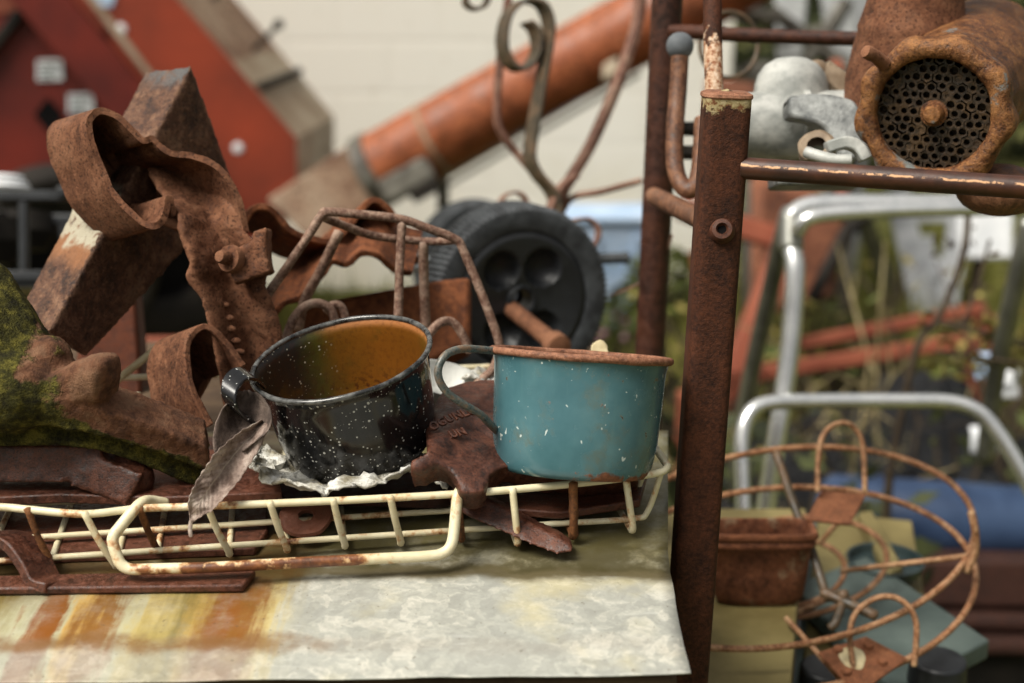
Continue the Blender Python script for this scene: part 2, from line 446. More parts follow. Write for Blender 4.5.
M['rust_rim'] = rust('rust_rim', (.06, .022, .012), (.21, .08, .04), (.36, .18, .11), s=90, bump=.5, bd=.0008, rough=.7)
M['teal_wire'] = rust('worn_teal_wire', (.035, .05, .05), (.08, .12, .12), (.22, .12, .06), s=70, bump=.3, bd=.0005, rough=.45, spec=.5)
# others
M['leaf'] = None
def leaf_mat():
    g = NT('dry_leaf')
    uv = g.tc.outputs['UV']; s = g.sep(uv)
    a = g.math('ABSOLUTE', g.math('SUBTRACT', s[0], .5))
    v = g.math('SINE', g.math('ADD', g.math('MULTIPLY', g.math('SUBTRACT', s[1], g.math('MULTIPLY', a, .35)), 105), g.math('MULTIPLY', g.noise(60, 4), 9)))
    base = g.ramp(g.noise(70, 6, .65), [(.36, (.10, .065, .05)), (.5, (.27, .20, .165)), (.64, (.46, .38, .32))])
    c = g.mix(g.mapr(v, .5, 1, 0, .14), base, (.10, .065, .05))
    c = g.mix(g.mapr(a, .03, .008, 0, .6), c, (.40, .33, .26))
    c = g.mix(g.mapr(g.noise(420, 3), .62, .68, 0, .6), c, (.06, .03, .02))
    g.bump(g.math('ADD', g.math('MULTIPLY', v, .12), g.noise(160, 6, .7)), .8, .0014)
    return g.fin(c, .75, 0, .3)
M['leaf'] = leaf_mat()
M['leaf_dark'] = plain('dry_leaf_underside', (.05, .035, .028), (.19, .14, .115), 90, .8, bump=.8, bd=.0015, det=7)
M['plaster'] = plain('flaking_plaster', (.26, .23, .16), (.80, .79, .74), 75, .75, bump=.9, bd=.002, det=7)
M['silver'] = plain('cast_aluminium', (.24, .25, .235), (.50, .50, .47), 45, .6, .15, .5, bump=.3, bd=.001)
M['silver_dark'] = plain('weathered_aluminium', (.075, .08, .08), (.30, .31, .30), 60, .5, .2, .5, bump=.4, bd=.001)
M['tan_iron'] = plain('tan_wing_nut', (.16, .11, .07), (.30, .23, .16), 60, .6)
M['chrome'] = plain('bright_tube', (.72, .73, .73), (.90, .90, .88), 30, .20, .9)
M['worn_tube'] = plain('worn_tube', (.14, .14, .13), (.30, .30, .27), 14, .35, .8)
M['black_plastic'] = plain('black_plastic', (.010, .011, .013), (.022, .024, .027), 30, .42, 0, .4, bump=.15, bd=.0008)
M['tyre'] = plain('scuffed_tyre', (.022, .024, .027), (.06, .066, .072), 60, .6, 0, .35)
M['grey_ball'] = plain('grey_rubber', (.09, .10, .11), (.14, .15, .16), 60, .65)
M['grey_tube'] = plain('grey_painted_tube', (.20, .22, .23), (.33, .34, .35), 40, .45)
M['dark_grip'] = plain('dark_grip', (.03, .033, .036), (.07, .075, .08), 40, .6)
M['red_paint'] = plain('faded_red_paint', (.17, .030, .014), (.31, .046, .017), 2.2, .55, det=7)
M['red_dark'] = plain('deep_red_paint', (.08, .010, .007), (.17, .018, .009), 2.6, .5, det=7)
M['red_frame'] = plain('red_frame_paint', (.17, .042, .022), (.29, .085, .045), 6, .7)
M['tan_dark'] = rust('rusty_tan_panel', (.13, .06, .035), (.25, .155, .10), (.36, .27, .19), s=5, bump=.1, edge=0)
M['tan_panel'] = plain('weathered_tan_panel', (.24, .17, .11), (.40, .33, .24), 5, .6)
M['black_hole'] = plain('dark_opening', (.004, .004, .004), (.008, .007, .007), 4, .9, 0, .05)
M['sticker'] = plain('faded_sticker', (.50, .52, .55), (.72, .73, .74), 40, .6)
M['auger'] = rust('auger_paint', (.11, .04, .022), (.28, .078, .030), (.38, .125, .052), s=3.5, bump=.1, rough=.55, patch=(.36, .30, .25), pamt=.63)
M['auger_grey'] = plain('auger_dark_steel', (.04, .032, .026), (.16, .15, .125), 11, .55)
M['dark_iron'] = plain('dark_iron', (.008, .007, .006), (.024, .019, .015), 8, .75, 0, .2)
M['blue_plastic'] = plain('faded_blue_plastic', (.30, .42, .60), (.46, .56, .70), 6, .6)
M['blue_drum'] = plain('blue_drum', (.014, .028, .065), (.034, .06, .12), 8, .5)
M['tarp'] = plain('black_tarpaulin', (.005, .005, .006), (.016, .017, .019), 9, .5, 0, .2, bump=.8, bd=.03)
M['grey_white'] = plain('weathered_white_paint', (.30, .31, .33), (.52, .53, .55), 8, .6)
M['white_paint'] = plain('white_paint', (.55, .57, .60), (.82, .83, .84), 8, .6)
M['grey_steel'] = plain('grey_steel', (.22, .23, .23), (.42, .43, .43), 5, .55)
M['yellow_board'] = plain('yellowed_board', (.13, .10, .036), (.26, .21, .085), 9, .6)
M['grey_slab'] = plain('grey_green_slab', (.060, .082, .076), (.105, .135, .122), 14, .55, bump=.1)
M['dark_bowl'] = plain('dark_green_plastic', (.02, .034, .036), (.045, .065, .066), 20, .4)
M['bark'] = plain('bark', (.03, .02, .013), (.07, .05, .03), 40, .9)
M['foliage'] = plain('foliage', (.05, .07, .014), (.15, .17, .04), 9, .6)
M['foliage_dark'] = plain('dark_foliage', (.012, .016, .005), (.05, .058, .015), 7, .7)
M['foliage_bright'] = plain('bright_foliage', (.05, .11, .012), (.14, .24, .03), 9, .6)
M['straw'] = plain('dry_straw', (.16, .12, .055), (.40, .33, .17), 20, .8)
M['vine'] = plain('yellowing_vine', (.10, .08, .02), (.34, .28, .08), 60, .6)
M['grass'] = plain('grass_blades', (.06, .075, .010), (.27, .25, .06), 5, .7)
M['flower'] = plain('pink_flower', (.45, .20, .30), (.60, .35, .45), 40, .6)
M['cream_stick'] = plain('pale_stick', (.45, .36, .20), (.62, .54, .34), 60, .6)
M['bench_wood'] = plain('dark_bench_wood', (.05, .03, .018), (.11, .07, .04), 22, .8)
M['pot'] = rust('rusty_pot', (.05, .016, .008), (.13, .045, .02), (.20, .075, .035), s=28, bump=.4, rough=.7, patch=(.30, .24, .15), pamt=.53, prange=.10)
def post_top():
    g = NT('flaked_post_paint')
    n = g.noise(110, 6, .65); s = g.sep()
    ru = g.mix(.5, g.ramp(g.noise(60, 7, .7), [(.37, (.016, .006, .004)), (.63, (.085, .027, .012))]), g.ramp(g.noise(420, 5, .7), [(.37, (.014, .006, .004)), (.63, (.10, .034, .015))]))
    pa = g.ramp(g.noise(200, 5, .7), [(.38, (.15, .06, .025)), (.48, (.32, .25, .12)), (.66, (.50, .41, .25))])
    return g, n, s, ru, pa
def peeled(name, zc=None, span=.04, pink=False):
    """bare rust below, old cream paint left near the local height zc"""
    g, n, s, ru, pa = post_top()
    if pink: pa = g.ramp(g.noise(260, 5, .7), [(.40, (.22, .07, .03)), (.48, (.46, .28, .17)), (.62, (.66, .52, .40))])
    k = g.math('ADD', g.mapr(s[2], zc-span, zc), g.math('MULTIPLY', g.math('SUBTRACT', n, .5), 2.0))
    f = g.math('MULTIPLY', g.mapr(k, .62, .78), g.mapr(g.noise(70, 6, .7), .40, .46))
    g.bump(g.math('ADD', g.noise(400, 4), g.noise(1100, 2)), .5, .0009)
    return g.fin(g.mix(f, ru, pa), .7, 0, .22)
M['scrap_dark'] = rust('scrap_dark', (.010, .005, .004), (.028, .010, .006), (.05, .018, .011), s=20, bump=.3)
M['rust_back_big'] = rust('rusty_plate_far', (.03, .012, .008), (.12, .04, .02), (.22, .085, .045), s=9, bump=.4, bd=.01)
# ground, wall
def ground_mat():
    g = NT('rough_ground')
    n = g.noise(2.2, 7, .65); n2 = g.noise(18, 5, .6)
    c = g.ramp(n, [(.32, (.035, .03, .018)), (.48, (.08, .085, .022)), (.60, (.13, .125, .045)), (.75, (.15, .115, .065))])
    c = g.mix(.3, c, g.ramp(n2, [(.3, (.03, .028, .015)), (.7, (.16, .16, .05))]))
    g.bump(n2, .8, .03)
    return g.fin(c, .95, 0, .1)
M['ground'] = ground_mat()
def wall_mat():
    g = NT('painted_block')
    br = g.n('ShaderNodeTexBrick')
    mp = g.mapping((1, 1, 1), (math.radians(90), 0, 0))
    g.l(mp, br.inputs['Vector'])
    br.inputs['Scale'].default_value = 1.0; br.inputs['Mortar Size'].default_value = .012
    br.inputs['Brick Width'].default_value = .40; br.inputs['Row Height'].default_value = .2
    br.inputs['Mortar Smooth'].default_value = .4; br.inputs['Bias'].default_value = 0
    a = (.84, .81, .725); b = (.85, .82, .74)
    for i, cc in enumerate((a, b, (.838, .806, .722))): br.inputs[1+i].default_value = (*cc, 1)
    st = g.mapr(g.noise(1.6, 6, .65), .5, .72, 0, .35)
    c = g.mix(st, br.outputs['Color'], (.72, .65, .50))
    c = g.mix(g.mapr(g.noise(14, 5), .62, .72, 0, .2), c, (.45, .38, .28))
    g.bump(g.math('SUBTRACT', g.math('MULTIPLY', g.noise(40, 3), .2), br.outputs['Fac']), .25, .006)
    return g.fin(c, .8, 0, .3)
M['wall'] = wall_mat()
# ================================================================== FOREGROUND
# ---- galvanised sheet (edge heights measured from the photo's own perspective)
ZT = EYE - .358           # flat top of the sheet
def yz(px, py, d):
    p = P(px, py, d); return p.y, p.z
prof_px = [(668, 430, 1.018), (668, 470, .935), (668, 520, .862), (668, 552, .823), (669, 562, .812), (670, 572, .803), (672, 580, .791), (674, 590, .780), (676, 606, .765),
           (679, 622, .750), (682, 636, .7375), (684, 646, .7295), (686, 654, .724), (689, 665, .7165), (691, 674, .710)]
SHEET = {}
prof = [yz(*q) for q in prof_px]
cen = Vector((-.12, .85, ZT))
dense = cr(prof, 4)
xr_of = lambda i: P(*cr(prof_px, 4)[i]).x
mb = MB(); rows = []
nx = 90
for i, (y, z) in enumerate(dense):
    xr = xr_of(i); row = []
    for k in range(nx+1):
        t = k/nx; x = -.62 + (xr+.62)*t
        yy = y - (.020*(1-t)*min(1, max(0, (i-24)/20)))
        zz = z + .0012*mn.noise(Vector((x*9, y*14, 0))) + .0005*mn.noise(Vector((x*40, y*40, 3)))
        if i < 12: zz -= .0008
        if i == len(dense)-1: yy += .0014*mn.noise(Vector((x*14, 0, 9)))
        row.append(Vector((x, yy, zz)))
    rows.append(row)
mb.grid(rows)
allv = mb.v
ox = (min(v.x for v in allv)+max(v.x for v in allv))/2; oy = (min(v.y for v in allv)+max(v.y for v in allv))/2
SHEET['yv'] = yz(*prof_px[5])[0] - oy; SHEET['yr'] = yz(*prof_px[11])[0] - oy
# the stain ramp is written for x = -.2466 at the photo's left edge, so shift by the sheet's own centre
SHEET['ox'] = ox
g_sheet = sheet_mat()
for nd in g_sheet.node_tree.nodes:
    if nd.type == 'TEX_COORD':
        # the object's own coordinates, moved so that x is measured from the camera's side of the bench
        add = g_sheet.node_tree.nodes.new('ShaderNodeVectorMath'); add.operation = 'ADD'
        add.inputs[1].default_value = (ox, 0, 0)
        links = [l for l in g_sheet.node_tree.links if l.from_node == nd]
        tg = [l.to_socket for l in links]
        for l in links: g_sheet.node_tree.links.remove(l)
        g_sheet.node_tree.links.new(nd.outputs['Object'], add.inputs[0])
        for t_ in tg: g_sheet.node_tree.links.new(add.outputs[0], t_)
        break
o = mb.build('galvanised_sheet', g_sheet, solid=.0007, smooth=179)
tag(o, 'pale galvanised steel sheet with orange rust streaks along its rolled front edge', 'metal sheet')
# ---- bench under the sheet
t = thing('work_bench', 'dark wooden bench under the galvanised sheet', 'bench', (-.25, .95, 0))
MB().wbox(-.70, .084, .640, 1.10, ZT-.055, ZT-.016).build('bench_top', M['bench_wood'], t, bevel=.003)
for x in (-.66, .05):
    for y in (.68, 1.06):
        MB().wbox(x-.025, x+.025, y-.025, y+.025, 0, ZT-.0555).build('leg', M['bench_wood'], t, bevel=.003)
# ---- wire basket
ZB = ZT + .0062
zr = ZB + .0335
A = PZ(118, 560, ZB); B = PZ(651, 524, ZB)
u = (B-A); u.z = 0; L = u.length; u.normalize(); v = Vector((-u.y, u.x, 0))
def bk(s, w, z): return A + u*s + v*w + Vector((0, 0, z))
t = thing('wire_basket', 'shallow cream coated wire basket, rusting, on the galvanised sheet', 'basket', bk(.1, .1, 0))
DEP = .205
s0, s1 = -.26, L
rimw = .0021
def rimp(px, py):
    return PZ(px, py, zr)
front = [(-190, 500), (-90, 503), (0, 507), (28, 509.5), (85, 514), (140, 508.5), (210, 506), (350, 500), (455, 494), (520, 489), (600, 481), (655, 473.5), (666, 469)]
fr = [Vector(q) for q in cr([tuple(rimp(*q)) for q in front], 6)]
rc = fr[-1]
rearR = rc + v*DEP; rearL = fr[0] + v*DEP
rim = fr + [rc + u*.002 + v*.004] + [rc + u*.0025 + v*(DEP*k/6) for k in range(1, 6)] + [rearR + u*-.003, rearR - u*.02]
rim += [rearR + (rearL-rearR)*(k/14) for k in range(1, 15)] + [fr[0] + v*(DEP*(1-k/5)) for k in range(1, 5)]
MB().tube(rim, .0023, 8, closed=True).build('rim', M['cream'], t, smooth=179)
# cross wires: down from the front rim, back over the floor, up to the rear rim
tops = [(28, 509.5, 50, 568, 1), (85, 514, 115, 572, 0), (140, 508.5, 157, 557, 1), (207, 506, 229, 560, 0), (270, 503.5, 287, 556, 0), (333, 500.5, 345, 552, 0),
        (390, 498, 401, 549, 0), (457, 494, 462, 545, 1), (512, 489.5, 518, 549, 0), (572, 484, 574, 541, 2), (625, 478.5, 633, 536, 0)]
for (x0, y0, x1, y1, r) in tops + [(-40, 505, -12, 562, 0), (-110, 502, -75, 560, 0), (-175, 500, -140, 560, 0)]:
    a = rimp(x0, y0) + Vector((0, 0, .0015)); b = PZ(x1, y1-3, ZB)
    q = [a + v*(-.0018), a.lerp(b, .5) + v*-.0016, b + v*.0005 + Vector((0, 0, .003)), b + v*.004]
    tm = M['rusted_wire'] if r else M['cream']
    MB().tube([Vector(k) for k in cr([tuple(k) for k in q], 4)], .0021 if r != 2 else .0028, 8, jit=.25 if r else 0).build('cross_wire', tm, t, smooth=179)
    floor = [b + v*.004, b + v*(DEP*.45), b + v*(DEP*.9), b + v*(DEP*.93) + Vector((0, 0, .004)), b + v*(DEP-.002) - u*.003 + Vector((0, 0, .0345))]
    MB().tube([Vector(k) for k in cr([tuple(k) for k in floor], 4)], .0019, 7).build('floor_wire', M['rusted_wire'] if r == 2 else M['cream'], t, smooth=179)
for k, w in enumerate((.001, .030, .080)):
    q = [bk(-.255, w, .030), bk(-.245, w, .004), bk(-.235, w, .0038), bk(.1, w, .0038), bk(L*.8, w, .0038), bk(L-.012, w, .0038), bk(L-.002, w, .008), bk(L+.006, w+.001, .0325)]
    MB().tube([Vector(x) for x in cr([tuple(x) for x in q], 5)], .0019, 8).build('long_wire', M['cream'], t, smooth=179)
hp = [(166, 503.5, .805), (152, 501, .798), (143, 502, .790), (134, 510, .784), (120, 527, .780), (114, 535, .778), (113, 543, .777), (117, 556, .7765), (121, 564, .776), (130, 569, .776), (150, 569, .776), (220, 567, .779), (300, 562.5, .785), (380, 558.5, .791),
      (428, 556, .795), (443, 553, .797), (451, 545, .798), (454, 530, .80), (456.5, 505, .803), (458, 494, .806), (463, 490, .812), (472, 493, .818)]
hz = P(220, 567, .779) - t.location; hq = P(420, 557, .79) - t.location; h0 = P(125, 567, .779) - t.location
MB().tube(PP(hp, 5), .0032, 10).build('handle', cream_wire('cream_wire_rusty_low', (h0.x, hq.x, hz.z)), t, smooth=179)
# ---- mugs
def frame(az, axh):
    az = Vector(az).normalized(); ax = Vector(axh); ax = (ax - az*ax.dot(az)).normalized(); ay = az.cross(ax)
    return Matrix((ax, ay, az)).transposed()
def mug(name, label, rim_c, az, R, H, rb, m_out, m_in, m_rim, group, rim_r=.0022, taper=1.0):
    az = Vector(az).normalized(); rot = frame(az, RV)
    base = rim_c - az*H
    t = thing(name, label, 'mug', base, group, rot)
    rt = R - .0035
    def rr(h): return rb + (rt-rb)*min(1, (h/H))**taper
    prof = [(0, .0025), (rb*.8, .0022), (rb*.86, 0), (rb*.93, .0006), (rb*.975, .0032)]
    prof += [(rb*.985 + (rr(h)-rb*.985)*min(1, (h-.003)/.012), h) for h in (.0065, .011)] + [(rr(H*k/10), H*k/10) for k in range(3, 10)] + [(rt+.0006, H-.0035), (R-.0016, H-.0004)]
    def ding(r, h, a):
        return r*(1 + .006*mn.noise(Vector((math.cos(a)*1.6, math.sin(a)*1.6, h*35)))), h
    MB().lathe(prof, base, az, RV, 96, ding).build('body', m_out, t, smooth=60)
    th = .0011
    pin = [(0, .0040), (rb*.85, .0042), (rb*.95-th, .0075)] + [(rr(H*k/10)-th, H*k/10) for k in range(2, 10)] + [(rt-th+.0004, H-.003), (R-.0024, H-.0003)]
    MB().lathe(pin, base, az, RV, 96, ding).build('lining', m_in, t, smooth=60)
    ring = [base + rot @ Vector((math.cos(k*math.pi/40)*(R-.0019), math.sin(k*math.pi/40)*(R-.0019), H + .0004*mn.noise(Vector((math.cos(k*math.pi/40)*2, math.sin(k*math.pi/40)*2, 7))))) for k in range(80)]
    MB().tube(ring, rim_r, 10, closed=True).build('rim', m_rim, t, smooth=179)
    return t, base, rot
r = math.radians
rollA, tiltA = r(10.8), r(25.5)
azA = (RV*-math.sin(rollA) + UV*math.cos(rollA))*math.cos(tiltA) + BV*math.sin(tiltA)
t, base, rot = mug('enamel_mug', 'black speckled enamel mug with orange rusty inside, tilted at the front of the heap', P(341, 357.5, .84), azA, .0553, .0615, .0455, M['speckle'], M['lining'], M['enamel_rim'], 'enamel mugs on the wire basket', rim_r=.0017, taper=.8)
hd = [(259, 383, .826), (249, 375, .815), (239, 375, .806), (231, 384, .800), (229, 396, .797), (233, 407, .800), (245, 417, .808), (263, 425, .82)]
hw = (BV*.3 + RV*.45 - UV*.3).normalized()*.013
MB().ribbon(PP(hd, 5), [hw]*(len(hd)*5-4), .0024).build('handle', M['speckle'], t, bevel=.0009, smooth=60)
rollB, tiltB = r(-4.0), r(1.2)
azB = (RV*-math.sin(rollB) + UV*math.cos(rollB))*math.cos(tiltB) + BV*math.sin(tiltB)
t, base, rot = mug('enamel_mug', 'chipped teal blue enamel mug with a rusty rim beside the black speckled mug', P(581, 355.5, .845), azB, .0548, .0700, .0468, M['teal'], M['pot'], M['rust_rim'], 'enamel mugs on the wire basket', rim_r=.0023, taper=.6)
hd = [(503, 352, .838), (480, 349.5, .822), (462, 349, .81), (447, 354, .80), (439, 366, .797), (439, 379, .797), (447, 392, .80), (463, 404, .806), (480, 414, .815), (490, 424, .825), (500, 434, .838)]
MB().tube(PP(hd, 6), .0023, 10, flat=None).build('handle', M['teal_wire'], t, smooth=179)
# ---- cast plate under the blue mug
t = thing('cast_plate', 'brown rusty cast iron plate with raised letters beneath the teal mug', 'casting', P(500, 480, .87))
out = [(428, 452, .80), (409, 459, .797), (411, 470, .795), (424, 471, .797), (437, 464, .80), (449, 468, .80), (456, 482, .797), (458, 492, .795), (474, 494, .795), (485, 489, .797), (490, 474, .81), (505, 466, .82), (540, 476, .83), (590, 482, .84), (640, 478, .85),
       (640, 455, .875), (600, 440, .90), (560, 400, .915), (530, 383, .925), (500, 379, .925), (470, 380, .92), (447, 386, .905), (434, 402, .885), (425, 428, .84)]
mb = MB(); mb.prism(PL(out), FV*.02 - UV*.012)
mb.ball(P(485, 440, .868), .03, sc3=(1.0, .8, .5)); mb.ball(P(500, 462, .845), .02, sc3=(1.3, .8, .5))
mb.build('plate', M['rust_red'], t, remesh=.0022, smooth_it=4, rough=[(.012, .0025), (.004, .0008)], smooth=179)
# raised letters, two lines bowed over the plate (worn past reading in the photograph)
def letters(txt, p0, p1, size, nrm, bow):
    cu = bpy.data.curves.new('letters', 'FONT'); cu.body = txt; cu.size = size; cu.extrude = .0005; cu.bevel_depth = .0003; cu.align_x = 'LEFT'; cu.space_character = 1.12
    o = bpy.data.objects.new('letters', cu); COL.objects.link(o)
    dg = bpy.context.evaluated_depsgraph_get(); me = bpy.data.meshes.new_from_object(o.evaluated_get(dg))
    xs = [w.co.x for w in me.vertices]; x0, x1 = min(xs), max(xs)
    xa = (p1-p0); ln = xa.length; xa.normalize(); na = (nrm - xa*nrm.dot(xa)).normalized(); ya = na.cross(xa)
    mb = MB(); vs = []
    for w in me.vertices:
        tt = (w.co.x-x0)/(x1-x0)
        vs.append(p0 + xa*(tt*ln) + ya*(w.co.y + bow*4*tt*(1-tt)) + na*w.co.z)
    mb.add(vs, [tuple(p.vertices) for p in me.polygons])
    bpy.data.objects.remove(o)
    return mb
nl = (UV*.60 + BV*.8).normalized()
letters('OGUNLO', P(433, 431, .826), P(479, 413, .846), .0078, nl, .0014).build('lettering', M['rust_red'], t, recalc=True)
letters('OLUN', P(440, 444, .822), P(467, 434, .832), .0072, nl, .0008).build('lettering', M['rust_red'], t)
# the arm that slants down through the basket
arm = [(452, 492, .83), (480, 495, .83), (530, 522, .82), (562, 538, .812), (574, 547, .808), (572, 553, .806), (556, 555, .806), (520, 541, .81), (470, 518, .82), (448, 503, .83)]
mb = MB().prism(PL(arm), FV*.016 + UV*.002)
o = mb.build('iron_strip', M['rust_red'], remesh=.0014, smooth_it=8, rough=[(.015, .0012), (.004, .0004)], smooth=179)
tag(o, 'flat rusty iron strip slanting down through the basket wires below the teal mug', 'iron bar')
# ---- plates and bars lying in the basket, left
def slab_on(poly_px, z, th, name, mat, label, cat, bev=.0015, group=None, rough=None):
    poly = [PZ(x, y, z) for x, y in poly_px]
    o = MB().prism(poly, (0, 0, -th)).build(name, mat, bevel=bev, rough=rough)
    tag(o, label, cat, group); return o
slab_on([(-60, 576), (0, 575), (256, 569), (243, 585), (0, 588), (-60, 588)], ZT+.0050, .0045, 'flat_bar', M['rust_red'], 'flat rusty bar lying under the front of the wire basket', 'iron bar', bev=.0012)
slab_on([(-60, 425), (70, 425), (262, 440), (268, 530), (255, 548), (-60, 560)], ZT+.0055, .005, 'rusty_or_shade_plate', M['rust_red'], 'flat dark rusty plate inside the left of the basket under the moss covered casting', 'iron plate', bev=.001)
# long chamfered bar with a nut-like end
bar = [(-40, 441, .85), (125, 443, .85), (150, 466, .845)]
mb = MB()
a0, a1 = P(-60, 461, .835), P(108, 462, .835)
mb.box((a0+a1)/2, a1-a0, UV*.022, FV*.022)
b0, b1 = P(85, 468, .835), P(140, 488, .832)
mb.box((b0+b1)/2, (b1-b0), (UV*.9+RV*.45).normalized()*.021, FV*.024)
mb.ball(P(135, 478, .834), .012, sc3=(1, 1, .9)); mb.ball(P(126, 463, .838), .011, sc3=(1, .9, .8))
o = mb.build('iron_bar', M['rust_red'], remesh=.0019, smooth_it=2, rough=[(.01, .0014), (.003, .0005)], smooth=179)
tag(o, 'thick dark rusty bar with a blunt bent end lying under the mossy casting', 'iron bar')
st = [(-40, 540, .80), (0, 538, .795), (20, 545, .79), (34, 562, .785), (44, 580, .782), (60, 585, .78)]
o = MB().ribbon(PP(st, 6), (FV*.8+RV*.4).normalized()*.022, .006, wob=.001).build('bent_strap', M['rust_red'], bevel=.001, rough=[(.008, .001)])
tag(o, 'dark bent iron strap hooked over the left front of the basket', 'iron strap')
slab_on([(470, 506), (560, 512), (640, 500), (648, 470), (600, 432), (430, 432), (430, 480)], ZB+.012, .005, 'rusty_or_shade_plate', M['rust_red'], 'dark rusty plate added to deepen the shade in the basket right under the teal mug', 'iron plate', bev=.001)  # added slab that darkens the gap beneath the teal mug
slab_on([(-60, 440), (120, 440), (272, 455), (282, 492), (160, 497), (60, 494), (-60, 500)], ZB+.026, .006, 'rusty_or_shade_plate', M['rust_red'], 'dark rusty plate propped level with the basket rim behind the dry leaf', 'iron plate', bev=.001)
slab_on([(262, 458), (470, 452), (486, 486), (440, 500), (350, 497), (285, 502)], ZB+.013, .006, 'rusty_or_shade_plate', M['scrap_dark'], 'nearly black plate added for the shade under the pale flakes below the speckled mug', 'iron plate', bev=.001)  # added near-black slab standing in for shade beneath the speckled mug
# washer-like plate
wc = P(306, 517, .835); wn = (UV*.75+BV*.65).normalized(); wx = RV
mb = MB().lathe([(.0045, -.0015), (.0150, -.0018), (.0158, 0), (.0150, .0018), (.0045, .0015), (.0045, -.0015)], wc, wn, wx, 40, lambda rr, h, a: (rr*(1+.10*mn.noise(Vector((math.cos(a)*2, math.sin(a)*2, 1)))), h))
o = mb.build('iron_washer', M['rust_red']); tag(o, 'rusty brown washer with a small hole caught in the basket floor below the speckled mug', 'washer')
# ---- crumpled pale flakes under the black mug
def crumple(name, pxs, label, amp=.006, mat='plaster', seed=0, group=None):
    rows = []
    top, bot = cr(pxs[0], 8), cr(pxs[1], 8)
    n = min(len(top), len(bot))
    for k in range(15):
        row = []
        for i in range(n):
            q = tuple(a+(b-a)*k/14 for a, b in zip(top[i], bot[i]))
            p = P(*q); nz = Vector((mn.noise(p*70+Vector((seed, 0, 0))), mn.noise(p*70+Vector((0, seed+5, 0))), mn.noise(p*70+Vector((9, 0, seed)))))
            nz2 = Vector((mn.noise(p*230+Vector((3, seed, 0))), 0, abs(mn.noise(p*210+Vector((seed, 1, 0)))) + .5*abs(mn.noise(p*480))))
            row.append(p + nz*amp + nz2*amp*.9)
        rows.append(row)
    o = MB().grid(rows).build(name, M[mat], smooth=14, solid=.0014)
    tag(o, label, 'scrap' if 'scrap' in name else 'flake', group)
crumple('plaster_flake', ([(246, 448, .852), (262, 452, .865), (300, 466, .872), (350, 474, .875), (400, 470, .875), (420, 462, .87)],
                         [(250, 470, .822), (262, 482, .812), (300, 492, .806), (330, 492, .806), (375, 484, .812), (412, 472, .82)]), 'crumpled flaking white and grey plaster sheet under the speckled mug', seed=2)
crumple('plaster_flake', ([(406, 452, .855), (428, 456, .855), (445, 470, .85)], [(402, 466, .835), (425, 478, .83), (447, 493, .825)]), 'small yellowish flake between the speckled mug and the cast iron plate', amp=.003, seed=9)
# ---- dried leaf
rows = []; N = 48; Mx = 14
mid = cr([(268, 424, .803), (251, 445, .796), (230, 468, .789), (211, 490, .782), (198, 508, .778), (191, 522, .777)], 9)
wid = cr([(5,), (16,), (21,), (20,), (14,), (1.5,)], 9)
for i, q in enumerate(mid):
    a = mid[max(i-1, 0)]; b = mid[min(i+1, len(mid)-1)]
    tx, ty = b[0]-a[0], b[1]-a[1]; ln = math.hypot(tx, ty); nx_, ny_ = -ty/ln, tx/ln
    tt = i/(len(mid)-1)
    row = []
    for k in range(Mx+1):
        e = k/Mx*2-1
        w = wid[i][0]*(1 + (.08*math.sin(tt*95) if abs(e) > .95 else 0))
        cu = .55 + .6*tt * (1 if e > 0 else .75)      # curls up along the length
        ang = e*cu*1.15 + .35*(1-tt)
        off = math.sin(ang)/max(cu*1.15, .3) if cu > .2 else e
        dep = (1-math.cos(ang))*w/F0*.8*.9
        p = P(q[0]+nx_*w*off, q[1]+ny_*w*off, q[2] - dep + .004*(1-tt)*math.sin(e*3+tt*5))
        row.append(p + FV*(.003*mn.noise(p*120) + .0014*mn.noise(p*330)) + Vector((0, 0, .001*mn.noise(p*230))))
    rows.append(row)
mb = MB().grid(rows)
stem = [(191.5, 520, .777), (190, 528, .777), (191, 537, .776)]
o = mb.build('dry_leaf', M['leaf'], smooth=179, solid=.0006, sub=1)
me = o.data; uvl = me.uv_layers.new(name='UVMap'); nn = Mx+1
for lp in me.loops:
    i, k = divmod(lp.vertex_index, nn); uvl.data[lp.index].uv = (k/Mx, i/(len(mid)-1))
tag(o, 'curled dry brown leaf hanging from the speckled mug handle over the basket rim', 'leaf')
FL = cr([(240, 391), (222, 410), (214, 430), (214, 450), (221, 468)], 3); FR = cr([(257, 391), (268, 405), (272, 422), (264, 436), (244, 450)], 3)
rows = []
for i in range(13):
    tt = i/12
    lx, ly = FL[i]; rx, ry = FR[i]
    row = []
    for k in range(15):
        e = k/14; p = P(lx+(rx-lx)*e, ly+(ry-ly)*e, .803 + .014*math.sin(math.pi*e) - .012*tt)
        row.append(p + Vector((0, 0, .0016*mn.noise(p*260) + .001*mn.noise(p*90))))
    rows.append(row)
MB().grid(rows).build('leaf_fold', M['leaf_dark'], o, smooth=179, solid=.0006)
MB().tube(PP(stem, 4), [.0012]*8+[.0009], 8).build('leaf_stalk', M['leaf'], o)
